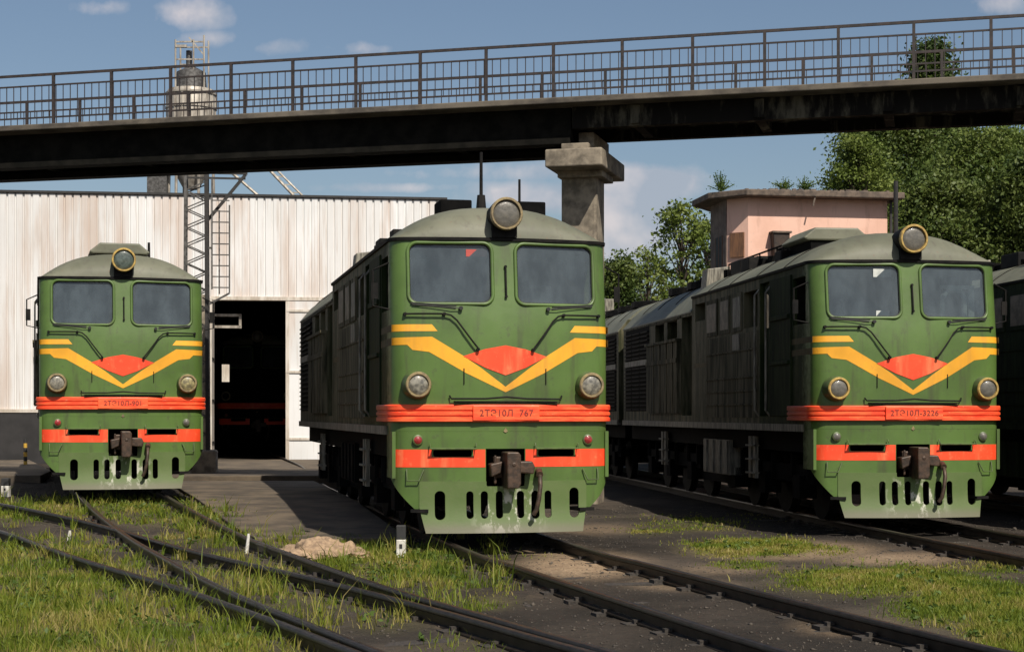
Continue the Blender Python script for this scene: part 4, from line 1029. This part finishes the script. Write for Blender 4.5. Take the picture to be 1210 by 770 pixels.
# ------------------------------------------------------------------ trees
rng = np.random.default_rng(5)
def leaf_mesh(name, C, size, mat, parent):
    n = len(C); nr = rng.normal(size=(n, 3)); nr[:, 2] += .35; nr /= np.linalg.norm(nr, axis=1)[:, None]
    t = rng.normal(size=(n, 3)); t -= nr * (t * nr).sum(1)[:, None]; t /= np.linalg.norm(t, axis=1)[:, None]; b = np.cross(nr, t)
    s = size * rng.uniform(.6, 1.35, n)[:, None]
    V = np.stack([C - t * s, C + b * s * .55 + nr * s * .12, C + t * s, C - b * s * .55 + nr * s * .12], 1).reshape(-1, 3)
    idx = np.arange(n * 4); return npmesh(name, V, idx, np.full(n, 4), mat, parent)
def tree(px, Y, top, hw, bottom, mat, label, shape='round', nclump=90, per=150, leaf=.15, trunk=.16, cl=.5, kind='deciduous_tree', group='trees behind the yard'):
    x = px_at(px, Y); root = empty(kind, (x, Y, -.15)); tag(root, label, 'tree', group)
    H = z_at(top, Y) + .15; hb = max(.6, z_at(bottom, Y)); rad = hw / F * Y
    rnd = random.Random(int(px * 13 + Y)); C = []; cents = []
    for k in range(nclump):
        u = rnd.random() ** (.62 if shape == 'poplar' else .8)
        if shape == 'poplar': prof = min(1, (1 - u) * 1.7 + .06) * (.6 + .4 * min(1, u * 4))
        else: prof = math.sqrt(max(0, 1 - (2 * u - 1) ** 2)) * (.95 if u > .5 else 1.0) + .05
        ang = rnd.uniform(0, 2 * math.pi); rr = rad * prof * (rnd.random() ** .45)
        c = (math.cos(ang) * rr, math.sin(ang) * rr, hb + (H - hb - cl * .4) * u); cents.append(c)
        m = int(per * 1.5 * rnd.uniform(.5, 1.3)); sg = cl * rnd.uniform(.5, 1.0)
        g = rng.normal(size=(m, 3)) * np.array([sg, sg, sg * .75]); C.append(np.array(c) + g)
    C = np.concatenate(C); C = C[C[:, 2] < H + .15]
    leaf_mesh('crown', C, leaf * .64, mat, root)
    mb = MB(); mb.tube([(0, 0, 0), (.05 * rad, 0, H * .25), (-.04 * rad, .05 * rad, H * .55), (0, 0, H * .9)], [trunk, trunk * .8, trunk * .5, trunk * .12], 9)
    for k in range(0, len(cents), max(1, len(cents) // 26)):
        c = Vector(cents[k]); z0 = max(.4, c.z - rad * .9 - .3); mb.tube([(0, 0, z0), (c.x * .5, c.y * .5, (z0 + c.z) / 2 + .1), tuple(c)], [trunk * .4, trunk * .24, trunk * .08], 6)
    mb.build('trunk', MATS['bark'], root, smooth=60)
LD, LM, LI = MATS['leaves_dark'], MATS['leaves_mid'], MATS['leaves_light']
tree(1101, 82, 50, 66, 350, LD, 'tall narrow tree whose tip shows above the footbridge', 'poplar', 230, 120, .17, .25, .5)
tree(1046, 78, 126, 62, 330, LD, 'dark bushy tree behind the right end of the pink building roof', 'round', 170, 170, .16, .2, .6)
tree(1017, 62, 163, 38, 330, LI, 'light green bushy tree rising just behind the pink building roof', 'round', 90, 150, .10, .12, .38)
tree(1150, 70, 158, 62, 360, LM, 'mid green round tree behind the headlamp of the yellow lamped engine', 'round', 150, 170, .14, .2, .55)
tree(1196, 76, 148, 50, 360, LI, 'light green tree cut by the right edge of the picture', 'round', 130, 150, .14, .2, .5)
tree(1110, 66, 205, 70, 380, LD, 'low dark spreading tree above the right locomotive cab', 'round', 140, 170, .14, .2, .55)
tree(1230, 64, 180, 55, 380, LD, 'dark tree beyond the shaded locomotive at the right edge', 'round', 120, 150, .14, .2, .5)
tree(1275, 80, 120, 55, 380, LM, 'green tree standing outside the right edge of the picture', 'round', 80, 120, .18, .2, .6)
tree(806, 66, 238, 40, 400, LI, 'loose leafy tree between the pier and the pink building', 'round', 75, 36, .15, .10, .26)
tree(836, 72, 262, 32, 400, LD, 'small dark tree close against the left wall of the pink building', 'round', 46, 50, .14, .1, .34)
tree(765, 70, 292, 32, 400, LI, 'short leafy tree right of the bridge pier behind the engines', 'round', 50, 45, .13, .1, .30)
tree(732, 64, 298, 20, 400, LD, 'low dark bush just right of the middle locomotive roof', 'round', 50, 90, .12, .1, .34, kind='bush')
tree(700, 90, 312, 60, 400, LD, 'far dark tree hidden mostly behind the middle locomotive', 'round', 70, 90, .2, .15, .6)
tree(890, 85, 285, 55, 400, LD, 'far dark tree behind the pink building', 'round', 60, 90, .2, .15, .6)
def sprig(px, py, h, label):
    Y = 50.2; o = empty('roof_plant', (px_at(px, Y), Y, z_at(py, Y))); tag(o, label, 'plant', 'weeds growing on the pink building roof')
    P = []; mb = MB()
    for k in range(18):
        a = random.uniform(0, 6.28); r = random.uniform(.02, .5); hh = h * (1.05 - r) * random.uniform(.35, 1.15); mb.tube([(0, 0, 0), (r * math.cos(a), r * .4 * math.sin(a), hh)], .014, 4)
        m = 26; t = rng.uniform(.15, 1, m); P.append(np.stack([t * r * math.cos(a), t * r * .4 * math.sin(a), t * hh], 1) + rng.normal(size=(m, 3)) * .06)
    mb.build('stem', MATS['weed_leaves'], o); leaf_mesh('leaves', np.concatenate(P), .028, MATS['weed_leaves'], o)
sprig(852, 226, .62, 'bigger leafy weed growing on the left corner of the pink building roof')
sprig(927, 224, .33, 'small weed growing near the middle of the pink building roof')
sprig(951, 224, .42, 'thin upright weed growing on the pink building roof, right of the small one')

# ------------------------------------------------------------------ posts, sand pile
def marker_post(x, y, h, label, w=.11, kind='white'):
    z = rise(x, y) - .2; root = empty('marker_post', (x, y, z)); tag(root, label, 'marker post', 'track marker posts')
    if kind == 'white':
        MB().box(-w / 2, w / 2, -w / 2, w / 2, 0, h * .62).build('post', MATS['post_white'], root, bevel=.012)
        MB().box(-w / 2, w / 2, -w / 2, w / 2, h * .622, h).build('cap', MATS['post_black'], root, bevel=.012)
        MB().box(-.02, .02, -w / 2 - .004, -w / 2, h * .38, h * .5).build('mark', MATS['post_black'], root)
    elif kind == 'plain':
        MB().cyl((0, 0, 0), (.03, 0, h), w / 2, w * .4, 10).build('post', MATS['post_white'], root, smooth=50)
        MB().cyl((.03, 0, h), (.032, 0, h + .05), w * .42, w * .3, 10).build('cap', MATS['post_white'], root, smooth=50)
    else:
        n = 7
        for k in range(n): MB().cyl((0, 0, h * k / n), (0, 0, h * (k + 1) / n), w / 2, n=10).build('band', MATS['post_yellow' if k % 2 else 'post_black'], root)
marker_post(px_at(474, 21.6), 21.6, .50, 'square white post with black top beside the middle locomotive plough', .125)
marker_post(px_at(291, 22.6), 22.6, .26, 'thin white stake in the grass beside the curved track', .055, 'plain')
marker_post(px_at(7, 34), 34, .42, 'white post with black top in grass left of the left locomotive', .16)
marker_post(px_at(30, 49), 49, .95, 'yellow and black striped post against the dark shed plinth', .11, 'striped')
marker_post(px_at(80, 24.3), 24.3, .16, 'short white peg beside the rail at far left', .06, 'plain')
def sand_pile():
    bm = bmesh.new(); bmesh.ops.create_icosphere(bm, subdivisions=5, radius=1)
    from mathutils import noise
    for v in bm.verts:
        p = v.co.copy(); n = noise.fractal(p * 2.6, 1.0, 2.0, 5); r2 = math.hypot(p.x, p.y)
        v.co = Vector((p.x * .58 * (1 + .25 * n), p.y * .5 * (1 + .25 * n), max(-.15, p.z * .24 * (1 - .45 * r2) * (1 + .35 * n) + .03 * n)))
    me = bpy.data.meshes.new('sand_pile'); bm.to_mesh(me); bm.free(); o = link('sand_pile', me, MATS['sand'], smooth=70)
    o.location = (px_at(383, 21.9), 21.9, -.14); tag(o, 'small heap of pale sand and rubble in the grass', 'sand pile')
sand_pile()

# ------------------------------------------------------------------ grass, weeds, gravel
def scatter(n, seed, x0, x1, y0, y1, fn):
    g = np.random.default_rng(seed); out = []
    X = g.uniform(x0, x1, n); Yv = y0 + (y1 - y0) * g.uniform(0, 1, n) ** 1.15; Rr = g.uniform(0, 1, n)
    for x, y, r in zip(X, Yv, Rr):
        q = abs((x + .1) * math.cos(A12) + (y - 22.3) * math.sin(A12))
        px, py = proj(x, y, rise(x, y) - .18)
        if -30 < px < 1240 and 540 < py < 830:
            h = fn(px, py, r, x, y)
            if h > 0: out.append((x, y, h))
    return np.array(out)
def clumpy(x, y):
    return .5 + .5 * math.sin(3.1 * x + 1.3 * math.sin(2.2 * y)) * math.sin(2.7 * y + 1.1 * math.sin(1.9 * x))
def grass_fn(px, py, r, x, y):
    d = 0; hh = 0
    for e in GRASS:
        d2 = ((px - e[0]) / e[2]) ** 2 + ((py - e[1]) / e[3]) ** 2
        if d2 < 3:
            w = e[4] * math.exp(-1.1 * d2 * d2)
            if w > d: d = w; hh = e[5]
    cl = clumpy(x, y) * .6 + .4 * clumpy(3.3 * x + 1, 3.1 * y)
    d *= (.05 + 1.25 * cl * cl * 1.4) if d < .92 else (.25 + .80 * cl)
    return hh * (.45 + .55 * clumpy(x * 2.3, y * 2.1)) if r < d else 0
def blades(P, seed, name, mat):
    g = np.random.default_rng(seed); n = len(P); h = P[:, 2] * g.uniform(.45, 1.35, n); w = g.uniform(.003, .0075, n) * (P[:, 1] / 16)
    a = g.uniform(0, 2 * np.pi, n); la = g.uniform(0, 2 * np.pi, n); lean = h * g.uniform(.1, .75, n)
    zb = np.array([rise(x, y) - .170 + bumps(x, y) for x, y in P[:, :2]])
    B = np.stack([P[:, 0], P[:, 1], zb], 1); dx = np.stack([np.cos(a), np.sin(a), np.zeros(n)], 1) * w[:, None]
    l = np.stack([np.cos(la), np.sin(la), np.zeros(n)], 1) * lean[:, None]; up = np.array([0, 0, 1.0])
    m = B + l * .3 + up * (h * .55)[:, None]; t = B + l + up * (h * .95)[:, None]
    V = np.stack([B - dx, B + dx, m + dx * .8, m - dx * .8, t], 1).reshape(-1, 3)
    i = np.arange(n)[:, None] * 5; Fc = np.concatenate([i + np.array([[0, 1, 2, 3]]), i + np.array([[3, 2, 4]])], 1).ravel()
    return npmesh(name, V, Fc, np.tile([4, 3], n), MATS[mat])
P = scatter(520000, 3, -13.5, 9.5, 11.2, 37, grass_fn)
TF = []
_tr = random.Random(77)
for _ in range(420):
    px_, py_ = _tr.uniform(-10, 600), _tr.uniform(590, 785)
    if py_ < 600 + .0 * px_ or (px_ > 400 and py_ > 735) or (px_ > 300 and py_ < 635): continue
    x_, y_ = gp(px_, py_, -.15); hh_ = _tr.uniform(.10, .24) * (1 if _tr.random() < .75 else 1.35)
    if _tr.random() < .25: TF += [(x_ + _tr.gauss(0, .12), y_ + _tr.gauss(0, .12), _tr.uniform(.28, .46)) for _q in range(5)]
    for _k in range(_tr.randint(12, 60)): TF.append((x_ + _tr.gauss(0, .075), y_ + _tr.gauss(0, .075), hh_ * _tr.uniform(.5, 1)))
def patch_fn(px, py, r, x, y):
    if px < 745: return 0
    d = field(GRASS, px, py) * (.55 + .6 * clumpy(x, y)); return field(GRASS, px, py, 5) * (.55 + .5 * clumpy(2.1 * x, 2.3 * y)) if r < d else 0
P2 = scatter(330000, 9, 1.8, 9.5, 11.5, 27, patch_fn)
P = np.concatenate([P, np.array(TF), P2])
o = blades(P, 11, 'grass', 'grass_blades'); tag(o, 'patchy green and yellowing grass between the tracks', 'grass', kind='stuff')
def weed_fn(px, py, r, x, y):
    d = field(GRASS, px, py) * (.2 + 1.0 * clumpy(x * .7 + 3, y * .8))
    k = 1.6 if (400 < px < 560 and 630 < py < 700) or (120 < px < 330 and 590 < py < 640) else .6
    return field(GRASS, px, py, 5) * .9 if r < d * .5 * k else 0
WP = scatter(11000, 21, -13.5, 9.5, 11.5, 34, weed_fn)
Cs = []
for (x, y, h) in WP:
    m = 14; c = np.array([x, y, rise(x, y) - .17]); Cs.append(c + np.stack([rng.normal(size=m) * h * .35, rng.normal(size=m) * h * .35, rng.uniform(0, 1.1, m) * h], 1))
o = leaf_mesh('weeds', np.concatenate(Cs), .028, MATS['weed_leaves'], None); tag(o, 'low broad leaved weeds among the grass', 'weeds', kind='stuff')
def stone_fn(px, py, r, x, y):
    return .5 if r < .25 + .75 * clumpy(x * 1.3 + 5, y * 1.1) - .8 * field(GRASS, px, py) else 0
SP = scatter(60000, 33, -11, 10, 11.5, 34, stone_fn)
def stones(P):
    g = np.random.default_rng(8); n = len(P); s = g.gamma(1.5, .0040, n) + .003
    base = np.array([[1, 0, 0], [-1, 0, 0], [0, 1, 0], [0, -1, 0], [0, 0, 1], [0, 0, -1.]])
    J = base[None] * g.uniform(.6, 1.3, (n, 6, 1)) + g.normal(size=(n, 6, 3)) * .15
    J = J * s[:, None, None]; J[:, :, 2] *= .7
    zb = np.array([rise(x, y) - .162 + bumps(x, y) for x, y in P[:, :2]]) + s * .2
    V = (J + np.stack([P[:, 0], P[:, 1], zb], 1)[:, None, :]).reshape(-1, 3)
    f = np.array([0, 2, 4, 2, 1, 4, 1, 3, 4, 3, 0, 4, 2, 0, 5, 1, 2, 5, 3, 1, 5, 0, 3, 5]); Fc = (np.arange(n)[:, None] * 6 + f[None]).ravel()
    return npmesh('gravel', V, Fc, np.full(n * 8, 3), MATS['stones'])
o = stones(SP); tag(o, 'scattered small stones and cinders on the dirt', 'gravel', kind='stuff')
